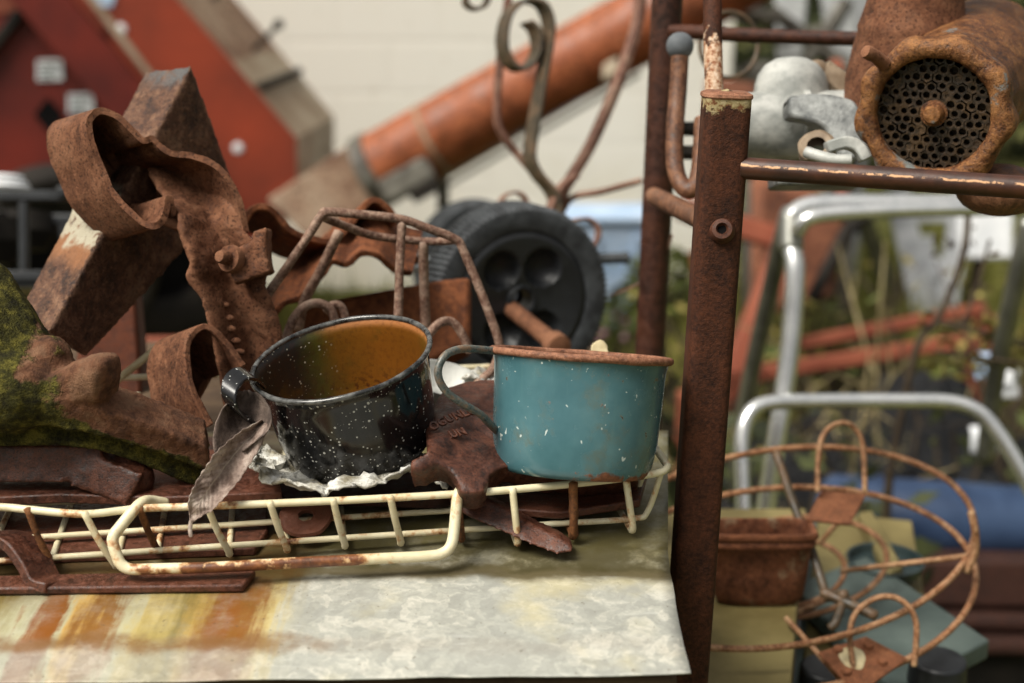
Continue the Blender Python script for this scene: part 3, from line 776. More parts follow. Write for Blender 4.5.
# ---- mossy casting
t = thing('mossy_casting', 'heavy rusty iron casting overgrown with green moss at the left edge', 'casting', P(100, 440, .86))
mb = MB()
def obox(p0, p1, wv, tv):
    p0, p1 = Vector(p0), Vector(p1); return mb.box((p0+p1)/2, p1-p0, wv, tv)
path = PP([(-90, 400, .80), (-20, 398, .805), (40, 398, .81), (100, 408, .815), (150, 424, .825), (208, 446, .84)], 5)
mb.ribbon(path, UV*.017+BV*.010, .030)
path2 = PP([(-90, 432, .815), (0, 430, .82), (60, 428, .82), (110, 436, .825), (160, 455, .835), (206, 476, .848)], 5)
mb.ribbon(path2, UV*.019, .014)
mb.tube(PP([(58, 396, .812), (76, 387, .806), (94, 379, .801), (106, 377, .798), (111, 378, .797)], 3), [.013]*9+[.0135, .0125, .0115, .009], 14, sq=3.2)
mb.tube(PL([(-70, 330, .82), (-20, 345, .825), (20, 366, .825), (70, 384, .82)]), [.034, .031, .022, .013], 12)
mb.tube(PL([(-20, 275, .84), (0, 318, .835), (26, 372, .83)]), [.016, .020, .022], 12)
mb.ball(P(8, 392, .81), .026, sc3=(1.2, 1, .9)); mb.ball(P(50, 358, .82), .013)
mb.build('casting', M['moss'], t, remesh=.0018, smooth_it=1, rough=[(.022, .003), (.007, .0014), (.0025, .0008)], smooth=179)
# ---- big rectangular beam
t_ = [P(18, 312, .945), P(49, 332, .905), P(86, 358, .945), P(56, 340, .99)]
b_ = [P(146, 70, 1.02), P(192, 64, .985), P(238, 195, 1.05), P(190, 130, 1.10)]
nl_ = (b_[0]-t_[0]).cross(t_[1]-t_[0]).normalized()
if nl_.y > 0: nl_ = -nl_
def beam_mat():
    m_ = rust('rust_beam', (.024, .012, .009), (.105, .046, .026), (.25, .14, .085), s=42, bump=.8, bd=.002, rough=.7)
    g = NT.__new__(NT); g.m = m_; g.t = m_.node_tree
    g.b = [n for n in g.t.nodes if n.type == 'BSDF_PRINCIPLED'][0]; g.tc = g.n('ShaderNodeTexCoord'); g.co = g.tc.outputs['Object']
    src = g.b.inputs['Base Color'].links[0].from_socket
    geo = g.n('ShaderNodeNewGeometry'); dp = g.n('ShaderNodeVectorMath'); dp.operation = 'DOT_PRODUCT'
    g.l(geo.outputs['True Normal'], dp.inputs[0]); dp.inputs[1].default_value = nl_
    face_ = g.mapr(dp.outputs['Value'], .75, .9); s = g.sep()
    zz = g.math('ADD', s[2], g.math('MULTIPLY', g.math('SUBTRACT', g.noise(60, 5, .65), .5), .03))
    zo = min(p.z for p in t_+b_)
    za, zb = P(85, 200, .95).z-zo, P(65, 246, .94).z-zo
    pt = g.math('MULTIPLY', g.mapr(zz, zb-.004, zb+.004), g.mapr(zz, za+.012, za+.002))
    og = g.math('MULTIPLY', g.mapr(zz, zb-.016, zb-.004), g.mapr(zz, zb+.008, zb))
    c = g.mix(g.math('MULTIPLY', face_, g.math('MULTIPLY', og, .8)), src, (.28, .12, .05))
    c = g.mix(g.math('MULTIPLY', face_, g.math('MULTIPLY', pt, g.mapr(g.noise(120, 5, .7), .36, .5))), c, (.40, .36, .27))
    zt = P(170, 80, 1.0).z-zo
    tp = g.math('MULTIPLY', g.mapr(zz, zt-.008, zt+.006), g.mapr(g.noise(110, 5, .7), .4, .5, .2, .9))
    c = g.mix(g.math('MULTIPLY', tp, face_), c, (.10, .10, .10))
    g.l(c, g.b.inputs['Base Color']); return m_
M['rust_beam'] = beam_mat()
o = MB().hexa(t_, b_).build('iron_beam', M['rust_beam'], bevel=.003, bseg=3, rough=[(.012, .0014)])
def subdiv(o, n):
    bm = bmesh.new(); bm.from_mesh(o.data); bmesh.ops.subdivide_edges(bm, edges=bm.edges, cuts=n, use_grid_fill=True); bm.to_mesh(o.data); bm.free()
    o.data.set_sharp_from_angle(angle=math.radians(35))
o.modifiers.remove(o.modifiers['bevel']); subdiv(o, 24)
m_ = o.modifiers.new('remesh', 'REMESH'); m_.mode = 'VOXEL'; m_.voxel_size = .003; m_.use_smooth_shade = True
m2 = o.modifiers.new('sm', 'SMOOTH'); m2.iterations = 2; o.modifiers.move(1, 0); o.modifiers.move(2, 1)
tag(o, 'thick square rusty iron beam leaning up behind the scrolled strap', 'iron beam')
# timber block behind the bench that carries the bin and the wheels
ZK = 1.078
o = MB().wbox(-.62, .085, 1.12, 1.385, 0, ZK).build('timber_block', M['bench_wood'], bevel=.006)
tag(o, 'dark timber block low behind the scrolled strap and the mugs', 'timber')
# rusty tapered bin behind it
lo = [P(60, 392, 1.13), P(142, 392, 1.13), P(150, 380, 1.24), P(70, 380, 1.24)]
for p in lo: p.z = ZK + .001
o = MB().hexa(lo, [P(92, 225, 1.13), P(131, 225, 1.13), P(136, 222, 1.22), P(96, 222, 1.22)]).build('rusty_bin', M['rust_deep'], bevel=.004)
tag(o, 'dark rusty tapered bin behind the square iron beam', 'bin')
# ---- scrolled strap (two of them, one behind)
def cup(pts, ex, push, parent, mat):
    far = [P(k[0]+ex[0], k[1]+ex[1], k[2]+ex[2]) for k in cr(pts, 4)]
    c = sum(far, Vector())/len(far); rows = []
    for e in (1, .8, .6, .4, .2, .02):
        rows.append([c + (p-c)*e + FV*push*(1-e*e) for p in far] + [c + (far[0]-c)*e + FV*push*(1-e*e)])
    MB().grid(rows).build('cup_back', mat, parent, smooth=179, solid=.003, rough=[(.012, .003), (.004, .001)])
def strap_path(pts, ex, th, name, parent, mat, n=6, wob=.0012):
    q = cr(pts, n); pp = [P(*k) for k in q]
    far = [P(k[0]+ex[0], k[1]+ex[1], k[2]+ex[2]) for k in q]
    wv = [b-a for a, b in zip(pp, far)]; mids = [(a+b)/2 for a, b in zip(pp, far)]
    return MB().ribbon(mids, wv, th, wob=wob).build(name, mat, parent, smooth=70, bevel=.0009, rough=[(.010, .0016), (.003, .0006)], sub=0)
t = thing('scroll_strap', 'wide rusty iron strap curled into heart shaped lobes beside the square beam', 'iron strap', P(200, 330, .95), 'rusty scrolled straps')
lobe = [(175, 216, .908), (172, 206, .906), (169, 199, .905), (167, 209, .903), (162, 221, .90), (153, 226, .898), (140, 221, .897), (122, 204, .897), (105, 178, .898), (93, 146, .90), (89, 124, .903), (96, 113, .906), (106, 112, .908), (120, 118, .91),
        (133, 131, .912), (143, 141, .914), (153, 139, .916), (162, 147, .917), (173, 153, .918), (193, 155, .92), (218, 168, .922), (234, 188, .924), (242, 210, .925), (246, 232, .926)]
strap_path(lobe, (-40, 12, .045), .0042, 'lobe', t, M['rust_cast'])
cup(lobe[2:], (-38, 11, .044), .018, t, M['rust_cast'])
curl = [(212, 425, .895), (203, 410, .895), (194, 390, .895), (188, 366, .897), (189, 345, .90), (196, 331, .903), (207, 327, .906), (220, 336, .91), (231, 347, .913), (244, 366, .915)]
strap_path(curl, (-38, 14, .04), .0045, 'lobe', t, M['rust_cast'])
cup(curl, (-34, 12, .038), .012, t, M['rust_cast'])
# the broad back strap that joins them
left = cr([(146, 168, .950), (158, 190, .934), (174, 209, .912), (178, 228, .908), (184, 246, .906), (191, 262, .906), (187, 276, .906), (199, 296, .908), (207, 322, .910), (216, 360, .912), (226, 425, .92)], 6)
right = cr([(232, 180, .945), (242, 206, .930), (247, 232, .926), (262, 250, .928), (270, 266, .930), (264, 286, .930), (276, 308, .932), (283, 338, .938), (288, 370, .945), (289, 400, .95), (288, 425, .955)], 6)
rows = []
for l_, r_ in zip(left, right):
    row = []
    for k in range(13):
        e = k/12; q = [a+(b-a)*e for a, b in zip(l_, r_)]
        p = P(q[0], q[1], q[2] + .014*math.sin(math.pi*e) - .004*math.sin(3*math.pi*e))
        row.append(p)
    rows.append(row)
MB().grid(rows).build('back_strap', M['rust_cast'], t, smooth=179, solid=.004, sub=1, rough=[(.014, .005), (.004, .0016)])
mb = MB(); mb.box(P(250, 262, .917), RV*.024+UV*.008, UV*.021-RV*.006, FV*.018); mb.box(P(262, 250, .920), RV*.010+UV*.003, UV*.026, FV*.02)
mb.build('clamp', M['rust_cast'], t, remesh=.0018, smooth_it=2, rough=[(.008, .0025), (.003, .0008)], smooth=179)
bn = (BV*.8-RV*.45+UV*.1).normalized()
mb = MB().lathe([(0, .012), (.0035, .0115), (.0045, .009), (.0045, .003), (.0085, .0028), (.0092, 0), (.0085, -.004), (0, -.004)], P(231, 259, .908), bn, RV, 18)
mb.build('bolt', M['rust_cast'], t, rough=[(.003, .0006)])
for (x, y) in ((229, 318), (231, 329), (236, 341), (240, 352), (225, 305)):
    MB().ball(P(x, y, .926), .0028, sc3=(1.2, .8, .8)).build('rivet', M['rust_cast'], t, rough=[(.003, .0008)])
t = thing('scroll_strap', 'second rusty wavy strap lying behind the wire cage', 'iron strap', P(320, 300, 1.1), 'rusty scrolled straps')
strap_path([(235, 262, 1.03), (244, 225, 1.03), (254, 209, 1.03), (266, 207, 1.03), (277, 215, 1.035), (290, 229, 1.04), (310, 238, 1.05), (335, 240, 1.06), (358, 214, 1.075), (372, 200, 1.08), (386, 206, 1.085), (398, 222, 1.09)], (-22, 18, .07), .005, 'lobe', t, M['rust_back'])
strap_path([(262, 330, 1.02), (282, 306, 1.02), (300, 298, 1.025), (318, 278, 1.03), (331, 262, 1.035), (346, 264, 1.04), (360, 254, 1.045), (376, 256, 1.05), (394, 270, 1.06), (412, 274, 1.07)], (10, -42, .075), .005, 'lobe', t, M['rust_back'])
strap_path([(330, 262, 1.12), (340, 240, 1.12), (360, 222, 1.125), (390, 230, 1.13), (420, 262, 1.14)], (-25, 10, .06), .005, 'lobe', t, M['rust_back'])
# broad rusty plate under it
o = MB().prism(PL([(288, 345, 1.10), (300, 306, 1.10), (345, 296, 1.11), (440, 279, 1.13), (470, 276, 1.14), (470, 345, 1.12), (400, 372, 1.10)]), FV*.03-UV*.01).build('rusty_channel', M['rust_deep'], bevel=.004, rough=[(.02, .002)])
o.data.materials[0] = M['rust_back']
tag(o, 'broad reddish rusty steel channel lying behind the speckled mug', 'steel channel')
# ---- wire cage
t = thing('wire_cage', 'rusty bent wire cage frame standing behind the speckled mug', 'wire frame', P(390, 360, .98))
W_ = M['rust_wire']
MB().tube(PP([(262, 352, .955), (259, 325, .953), (263, 303, .95), (280, 277, .948), (303, 244, .945), (321, 216, .943), (327, 212, .943), (345, 213, .945), (400, 219, .952), (430, 229, .957), (455, 239, .962), (463, 250, .963), (480, 290, .965), (497, 335, .968), (499, 352, .97), (492, 370, .97), (476, 384, .965)], 6), .0031, 10, jit=.12).build('rod', W_, t, smooth=179)
MB().tube(PP([(322, 217, .948), (345, 226, .965), (375, 236, .98), (420, 241, .99), (445, 241, .985), (456, 240, .968)], 6), .0029, 10, jit=.1).build('rod', W_, t, smooth=179)
MB().tube(PP([(402, 221, .953), (400, 260, .955), (398, 320, .957), (397, 345, .957)], 4), .0031, 10, jit=.12).build('rod', W_, t, smooth=179)
MB().tube(PP([(339, 232, .975), (322, 268, .985), (305, 300, .995), (298, 330, 1.0)], 4), .0036, 10).build('rod', W_, t, smooth=179)
MB().tube(PP([(423, 241, .99), (424, 280, 1.0), (426, 335, 1.01)], 4), .0036, 10).build('rod', W_, t, smooth=179)
MB().tube(PP([(285, 342, .97), (294, 318, .972), (308, 305, .975), (322, 304, .978), (332, 312, .98), (336, 330, .98)], 6), .0032, 10).build('rod', W_, t, smooth=179)
MB().tube(PP([(326, 312, .985), (333, 305, .988), (342, 308, .99), (347, 325, .99)], 6), .0030, 10).build('rod', W_, t, smooth=179)
MB().tube(PP([(428, 335, .965), (440, 323, .965), (452, 322, .968), (462, 334, .97), (470, 352, .972)], 6), .0031, 10).build('rod', W_, t, smooth=179)
# pale bowl and cloth behind the mugs
MB_ = MB().lathe([(0, 0), (.018, .001), (.026, .008), (.029, .018), (.0275, .018), (.024, .009), (.017, .003), (0, .002)], P(440, 402, .955), (UV*.9+BV*.35+RV*.25), RV, 36)
o = MB_.build('metal_bowl', M['silver']); tag(o, 'small pale metal bowl half hidden between the two mugs', 'bowl')
crumple('cloth_scrap', ([(462, 374, .98), (475, 371, .985), (490, 370, .99), (510, 368, .99)], [(462, 384, .96), (475, 382, .962), (490, 380, .965), (510, 380, .97)]), 'pale cloth scrap behind the teal mug handle', amp=.004, mat='plaster', seed=4)
crumple('cloth_scrap', ([(592, 346, .95), (601, 340, .955), (608, 347, .955)], [(592, 368, .94), (602, 368, .945), (612, 366, .945)]), 'tiny pale scrap poking up behind the rim of the teal mug', amp=.001, mat='cream_stick', seed=6)
o = MB().tube(PP([(112, 384, .98), (135, 366, .985), (156, 349, .99)], 4), .0028, 8).build('pale_stick', M['cream_stick'], smooth=179); tag(o, 'thin pale stick between the mossy casting and the scrolled strap', 'stick')
# ================================================================== MIDDLE DISTANCE
# ---- plastic wheels
wax = (BV*.90 + RV*.40 - UV*.20).normalized()
axt = thing('wheeled_axle', 'pair of black plastic wheels on a rusty axle with a grey tube, behind the mugs', 'wheels', P(523, 291, 1.26))
WS = 1.13
def wheel_tree(c, first=None):
    t = bpy.data.objects.new('wheel', None); COL.objects.link(t); t.empty_display_size = .02; t.parent = axt
    rot = frame(wax, RV); xf = Matrix.Translation(c) @ rot.to_4x4() @ Matrix.Scale(WS, 4)
    t.matrix_basis = XF[axt.name].inverted() @ xf
    XF[t.name] = Matrix.Translation(c) @ rot.to_4x4()
    R = .0745
    # tyre with lugs
    def lug(rr, h, a):
        if rr > R-.0028 and abs(h) < .0190:
            k = (a*100/(2*math.pi)) + (h/.0185)*.5
            return rr - (.0022 if (k % 1) < .5 else 0), h
        return rr, h
    prof = [(.054, .0160), (.0545, .0178), (.0560, .0186), (.0700, .0186), (.0722, .0176), (R, .0150), (R, .008), (R, .0), (R, -.008), (R, -.015), (.0722, -.0176), (.070, -.0186), (.056, -.0186), (.054, -.0160)]
    MB().lathe(prof, c, wax, RV, 400, lug).build('tyre', M['tyre'], t, smooth=40)
    # hub with four dished finger holes, front face
    dims = [math.radians(a) for a in (55, 125, 235, 305)]
    def hub(rr, h, a):
        x, y = rr*math.cos(a), rr*math.sin(a); d = 0
        for q in dims:
            dx, dy = x-.030*math.cos(q), y-.030*math.sin(q)
            d2 = (dx*dx+dy*dy)/.0150**2
            if d2 < 1: d = max(d, .011*(1-d2)**.6)
        return rr, h-d
    pr = [(.0085, -.002), (.0085, .0165), (.0105, .0172)] + [(.012+.0014*k, .0135+.0002*k) for k in range(28)] + [(.052, .0178), (.0545, .0165)]
    MB().lathe(pr, c, wax, RV, 120, hub).build('hub', M['black_plastic'], t, smooth=50)
    MB().lathe([(.0085, -.012), (.054, -.0165)], c, wax, RV, 60).build('back_disc', M['black_plastic'], t)
    return t
c1 = P(514, 297, 1.26)
w1 = wheel_tree(c1)
w2 = copy_tree(w1, axt); w2.location = w1.location + (P(476, 264, 1.85) - c1)
t = axt
a0 = P(515, 312, 1.24); a1 = P(560, 348, 1.165)
MB().tube([a0 + (a0-a1)*.5, a0, a0.lerp(a1, .5), a1], .0075, 14).build('axle', M['rust_cast'], t, smooth=50)
MB().tube([a0.lerp(a1, .86), a0.lerp(a1, .99)], .0108, 12).build('collar', M['rust_cast'], t, smooth=50)
MB().tube(PL([(392, 264, 1.40), (520, 261, 1.42), (590, 259, 1.43)]), .0088, 12).build('tube', M['grey_tube'], t, smooth=60)
MB().tube(PL([(588, 259, 1.43), (596, 259, 1.43), (622, 258, 1.43), (628, 258, 1.43)]), [.0085, .006, .0055, .007], 12).build('grip', M['dark_grip'], t, smooth=60)
# ---- scrolled iron stand
t = thing('scroll_stand', 'dark wrought iron stand of curled flat bars behind the wheels', 'plant stand', P(560, 300, 1.55))
wd = (BV*.75+RV*.55).normalized()*.020
def flat(pts, w, th, mat, name='bar', n=7):
    MB().ribbon(PP(pts, n), w, th).build(name, mat, t, smooth=60, bevel=.0008)
IS, IR = M['iron_strap'], M['iron_red']
flat([(526, 22, 1.5), (534, 30, 1.5), (537, 44, 1.5), (533, 59, 1.5), (522, 69, 1.5), (511, 65, 1.5), (503, 50, 1.5), (503, 30, 1.5), (509, 12, 1.5), (524, 1, 1.5), (540, 4, 1.5), (548, 20, 1.5), (548, 40, 1.5), (543, 70, 1.5), (537, 105, 1.5), (531, 140, 1.5), (530, 160, 1.5), (538, 176, 1.5), (551, 192, 1.5), (556, 214, 1.5), (557, 300, 1.5)], wd, .0045, IS, 'scroll_bar')
flat([(511, -40, 1.52), (508, 0, 1.52), (501, 50, 1.52), (497, 100, 1.52), (500, 130, 1.52), (518, 155, 1.52), (540, 180, 1.51)], wd*.5, .005, IR)
flat([(642, -30, 1.6), (638, 18, 1.59), (626, 60, 1.57), (610, 102, 1.55), (590, 146, 1.54), (571, 178, 1.53), (562, 195, 1.52), (557, 230, 1.52)], wd*.62, .009, IR)
flat([(543, 228, 1.5), (559, 190, 1.5), (576, 176, 1.51)], wd*.6, .006, IR)
flat([(466, -4, 1.5), (466, 4, 1.5), (474, 9, 1.5), (484, 6, 1.5), (488, -4, 1.5), (486, -20, 1.5)], wd*.5, .004, IS, 'scroll_bar')
flat([(502, 218, 1.5), (499, 206, 1.5), (506, 195, 1.5), (518, 193, 1.5), (526, 201, 1.5), (527, 216, 1.5), (540, 228, 1.5)], wd*.45, .003, IR, 'scroll_bar')
flat([(566, 226, 1.48), (575, 220, 1.48), (589, 219, 1.48), (598, 229, 1.48), (596, 242, 1.48), (586, 251, 1.48)], wd*.4, .003, IR, 'scroll_bar')
MB().tube(PP([(556, 226, 1.53), (566, 205, 1.52), (576, 196, 1.51), (600, 192, 1.49), (622, 186, 1.46), (640, 181, 1.43)], 5), .0035, 8).build('twisted_wire', M['iron_red'], t, smooth=179)
MB().tube([P(557, 300, 1.5), PZ(557, 330, .9)+Vector((0, 0, 0)), Vector((P(557, 300, 1.5).x, P(557, 300, 1.5).y, 0))], .008, 8).build('leg', IS, t)
# ---- steel rack on the right
t = thing('steel_rack', 'rusty brown steel rack with round posts and cross bars', 'rack', Vector((P(690, 600, .9).x, P(690, 600, .9).y, 0)))
RD = M['rust_dark']
top = P(726.5, 97, .82); low = P(688, 640, .905)
dv = (low-top); k = (0-top.z)/dv.z; foot = top + dv*k
n = 60
pt = [top.lerp(foot, i/n) for i in range(n+1)]
pt_mat = peeled('post_rust_with_old_paint', zc=top.z-.0, span=.014)
MB().tube(pt, .0136, 64, sq=5).build('post', pt_mat, t, smooth=50)
ca = (top-low).normalized()
MB().lathe([(0, .0028), (.0125, .0024), (.0150, .0012), (.0153, -.0004), (.0146, -.0014), (0, -.0016)], top+ca*.0009, ca, RV, 48, lambda rr, h, a: (rr*.955*(abs(math.cos(a))**4 + abs(math.sin(a))**4)**-.25, h)).build('post_cap', M['rust_rim'], t)
hb = P(722, 229, .8235)
bn = (BV*.9-RV*.1+UV*.1).normalized()
hc = hb + bn*-.002
MB().lathe([(.0024, .0004), (.0036, .0032), (.0058, .0030), (.0078, 0), (.0080, -.008)], hc, bn, RV, 22).build('bolt', M['rust_dark'], t)
MB().lathe([(0, .0006), (.0026, .0008)], hc, bn, RV, 14).build('bolt_hole', M['black_hole'], t)
rtop = P(670, -60, 1.13); rlow = P(650, 355, 1.22)
dv = rlow-rtop; rfoot = rtop + dv*((0-rtop.z)/dv.z)
MB().tube([rtop.lerp(rfoot, i/30) for i in range(31)], .0126, 20).build('post', RD, t, smooth=50)
def peel_bar():
    g = NT('rust_bar_with_bright_scrape')
    n1 = g.noise(45, 6, .62); n2 = g.noise(260, 4)
    c = g.ramp(n1, [(.3, (.016, .007, .005)), (.5, (.05, .017, .009)), (.7, (.09, .03, .014))])
    s = g.sep(); fb = BAR
    # a scraped line that runs along the upper front of the bar (local height measured along the bar's own slope)
    h = g.math('SUBTRACT', s[2], g.math('ADD', fb[0], g.math('MULTIPLY', g.math('SUBTRACT', s[0], fb[1]), fb[2])))
    h = g.math('ADD', h, g.math('MULTIPLY', g.math('SUBTRACT', g.noise(190, 4), .5), .0020))
    m = g.mapr(g.math('ABSOLUTE', g.math('SUBTRACT', h, .0026)),   .0009, .0002)
    m = g.math('MULTIPLY', m, g.mapr(g.noise(60, 5, .75), .42, .50))
    c = g.mix(m, c, (.62, .34, .17))
    g.bump(n2, .3, .0006)
    return g.fin(c, .45, 0, .5)
fb0, fb1 = P(742, 168, .822), P(1290, 206, .742)
BAR = (fb0.z, fb0.x - t.location.x, (fb1.z-fb0.z)/(fb1.x-fb0.x))
MB().tube([fb0.lerp(fb1, i/40) for i in range(41)], [.0064]*41, 20).build('cross_bar', peel_bar(), t, smooth=60)
MB().tube(PL([(668, 31, 1.14), (760, 36, 1.14), (862, 39, 1.13), (1180, 49, 1.09)]), .0058, 14).build('cross_bar', RD, t, smooth=60)
for e in (P(1290, 206, .742), P(1180, 49, 1.09)):
    MB().tube([Vector((e.x, e.y, e.z+.03-(e.z+.03)*i/20)) for i in range(21)], .0130, 20).build('post', RD, t, smooth=50)
ur = [P(712, -60, .96), P(712.5, -10, .955), P(713, 50, .945), P(714.5, 99, .94), P(715, 140, .94)]
MB().tube(ur, .0062, 16, jit=.06).build('upright_rod', peeled('rod_with_peeled_paint', zc=P(714, 60, .945).z - 0, span=-.045, pink=True), t, smooth=60)
MB().tube(PP([(680, 56, 1.05), (678, 90, 1.05), (675, 130, 1.045), (675, 165, 1.04), (681, 184, 1.035), (690, 190, 1.03), (697, 182, 1.03), (701, 160, 1.035), (703, 120, 1.05)], 7), .0066, 12).build('hook', M['rust_bar'], t, smooth=60)
MB().ball(P(680, 46, 1.05), .0102, su=24, sv=16).build('hook_ball', M['grey_ball'], t)
MB().tube(PL([(654, 196, 1.16), (660, 199, 1.08), (676, 207, 1.04), (700, 219, .97), (716, 227, .85)]), [.0072, .0072, .0075, .0072, .0065], 12).build('stub_rod', M['rust_bar'], t, smooth=60)
for (x, y) in ((669, 128), (676, 152)):
    MB().tube(PL([(x-4, y, 1.18), (x+26, y+1, 1.18)]), .006, 10).build('spacer', M['dark_iron'], t)
MB().tube(PP([(610, 296, 1.30), (640, 283, 1.24), (662, 262, 1.20), (672, 235, 1.18)], 5), .0012, 6).build('tie_wire', M['iron_red'], t)
# thin ring hanging on the rack
rg = [P(729+29*math.cos(a), 45+33*math.sin(a), 1.30+.01*math.cos(a)) for a in [2*math.pi*i/40 for i in range(40)]]
o = MB().tube(rg, .0022, 8, closed=True).build('wire_ring', M['iron_strap'], smooth=179); tag(o, 'thin rusty wire ring hanging behind the upright rod', 'ring')
# ---- rusty grinder with perforated plate
gax = ray(1230, -190); gax.normalize()
gc = P(934, 113, .90)
t = thing('meat_grinder', 'orange rusty meat grinder with a perforated round plate lying on the rack bars', 'grinder', gc)
gx = RV - gax*RV.dot(gax); gx.normalize(); gz = ZUP
face = -gax
RO = .0485
def scal(rr, h, a):
    if rr > RO-.004: rr += .0018*math.cos(a*9+.7) + .0012*mn.noise(Vector((math.cos(a)*3, math.sin(a)*3, h*40)))
    return rr, h
ring = [(.0355, -.012), (.0355, .0060), (.0375, .0085), (.0430, .0095), (.0470, .0075), (RO, .0025), (RO, -.0090), (.0455, -.014), (.0425, -.016)]
MB().lathe(ring, gc, face, gx, 110, scal).build('ring_nut', M['rust_orange'], t, smooth=60, rough=[(.012, .0022), (.004, .0008)])
MB().tube(PL([(884, 64, .895), (876, 57, .888), (869, 53, .882), (865, 51, .880)]), [.0045, .004, .0046, .0038], 12).build('lug', M['rust_cast'], t, rough=[(.006, .001)])
# perforated plate: hex lattice of real pits
mb = MB(); pr = .0355; hx = .00345
fy = face.cross(gx).normalized()
for i in range(-14, 15):
    for j in range(-14, 15):
        x = (i + (j % 2)*.5)*hx*2*.92; y = j*hx*1.62
        x += .0016*mn.noise(Vector((i*1.3, j*1.7, .5))); y += .0016*mn.noise(Vector((j*1.9, i*1.1, .9)))
        if x*x+y*y > (pr+.001)**2: continue
        o_, i_, b_ = [], [], []
        for k_ in range(6):
            a = math.radians(60*k_+30)
            o_.append(gc + gx*(x+hx*1.065*math.cos(a)) + fy*(y+hx*1.08*math.sin(a)) + face*.0005)
        for k_ in range(12):
            a = math.radians(30*k_+30)
            rj = hx*(.62 + .34*mn.noise(Vector((i*3.1, j*2.3, 0))))
            i_.append(gc + gx*(x+rj*math.cos(a)) + fy*(y+rj*math.sin(a)) + face*.0004)
            b_.append(gc + gx*(x+rj*.85*math.cos(a)) + fy*(y+rj*.85*math.sin(a)) - face*(.0002 if (i*7+j*13) % 11 == 0 else .007))
        vs = o_+i_+b_; fs = []
        for k_ in range(6):
            fs += [(k_, 6+2*k_+1, 6+2*k_), (k_, (k_+1) % 6, 6+2*k_+1), ((k_+1) % 6, 6+(2*k_+2) % 12, 6+2*k_+1)]
        for k_ in range(12):
            fs.append((6+k_, 6+(k_+1) % 12, 18+(k_+1) % 12, 18+k_))
        fs.append(tuple(range(29, 17, -1)))
        mb.add(vs, fs)
mb.build('perforated_plate', rust('plate_rust', (.008, .005, .003), (.024, .014, .007), (.085, .045, .016), s=90, bump=.3, rough=.6, spec=.5), t, recalc=False, smooth=30)
MB().lathe([(0, .0095), (.0050, .0088), (.0065, .0055), (.0068, .001), (.0085, .0005)], gc, face, gx, 20).build('centre_pin', M['rust_orange'], t, rough=[(.004, .0018)])
# barrel and the wider body with its feed neck
barrel = [(.0425, -.016), (.0425, -.05), (.044, -.08), (.047, -.12), (.050, -.165), (.050, -.20), (.046, -.215), (0, -.22)]
MB().lathe(barrel, gc, face, gx, 72).build('barrel', M['rust_orange'], t, smooth=60, rough=[(.015, .004), (.004, .0012)])
nc = P(907, 66, 1.01)
MB().lathe([(.040, -.04), (.0415, -.01), (.0395, .010), (.0370, .022), (.0378, .026), (.0365, .030), (.032, .05), (.030, .08), (.032, .12), (.034, .15), (.030, .15), (.028, .06)], nc, (ZUP+gx*.05), gx, 60).build('feed_neck', M['rust_cast'], t, smooth=60, rough=[(.02, .003)])
MB().ball(P(1000, 190, .92), .024, sc3=(1.2, 1, .7)).build('foot', M['rust_bar'], t)
# ---- aluminium grinder beside it
t = thing('aluminium_grinder', 'grey cast aluminium grinder body with a curved arm between the rack bars', 'grinder', P(790, 120, 1.05))
SV = M['silver']
MB().lathe([(.029, -.005), (.0275, .002), (.0268, .008), (.0245, .016), (.019, .023), (.011, .0275), (0, .029)], P(791, 96, 1.05), (UV*1.0+BV*.10-RV*.02), RV, 48).build('dome', SV, t, smooth=50, rough=[(.02, .0012)])
MB().tube(PL([(728, 128, 1.045), (732, 127, 1.045), (790, 126, 1.04), (846, 124, 1.04), (850, 124, 1.04)]), [.018, .0245, .0252, .0245, .018], 40).build('barrel', SV, t, smooth=50, rough=[(.02, .0015)])
MB().tube(PL([(800, 124, 1.037), (806, 124, 1.037)]), .0262, 40).build('flange', SV, t, smooth=50)
arm = [(789, 96, .985), (812, 93, .985), (842, 96, .98), (857, 104, .975), (864, 126, .972), (862, 150, .97), (850, 165, .968), (838, 163, .968), (833, 146, .972), (824, 128, .976), (806, 120, .98), (789, 116, .985)]
MB().prism(PP(arm+[arm[0]], 4)[:-1], FV*.022).build('arm', M['silver_dark'], t, bevel=.003, bseg=3, rough=[(.015, .002)])
MB().lathe([(.0065, .005), (.010, .006), (.0125, .004), (.0125, -.006), (.0065, -.006)], P(817, 149, .965), (BV+UV*.5-RV*.3), RV, 24).build('clamp_ring', M['tan_iron'], t, rough=[(.006, .002)])
MB().tube(PP([(806, 152, .955), (818, 156, .95), (836, 160, .945), (852, 160, .942)], 4), [.004]*13, 10).build('lever', SV, t, smooth=60)
MB().ribbon(PP([(826, 148, .955), (845, 143, .95), (858, 148, .948), (866, 160, .945)], 5), BV*.012, .008).build('hinge', SV, t, bevel=.002)
MB().tube(PL([(820, 74, 1.06), (842, 90, 1.06)]), .0125, 10).build('wing_nut', M['tan_iron'], t, smooth=30)
MB().ball(P(817, 71, 1.055), .0085).build('nut_knob', M['tan_iron'], t)
MB().box(P(815, 181, 1.0), RV*.060, UV*.010, FV*.04).build('foot', M['silver_dark'], t, bevel=.002)
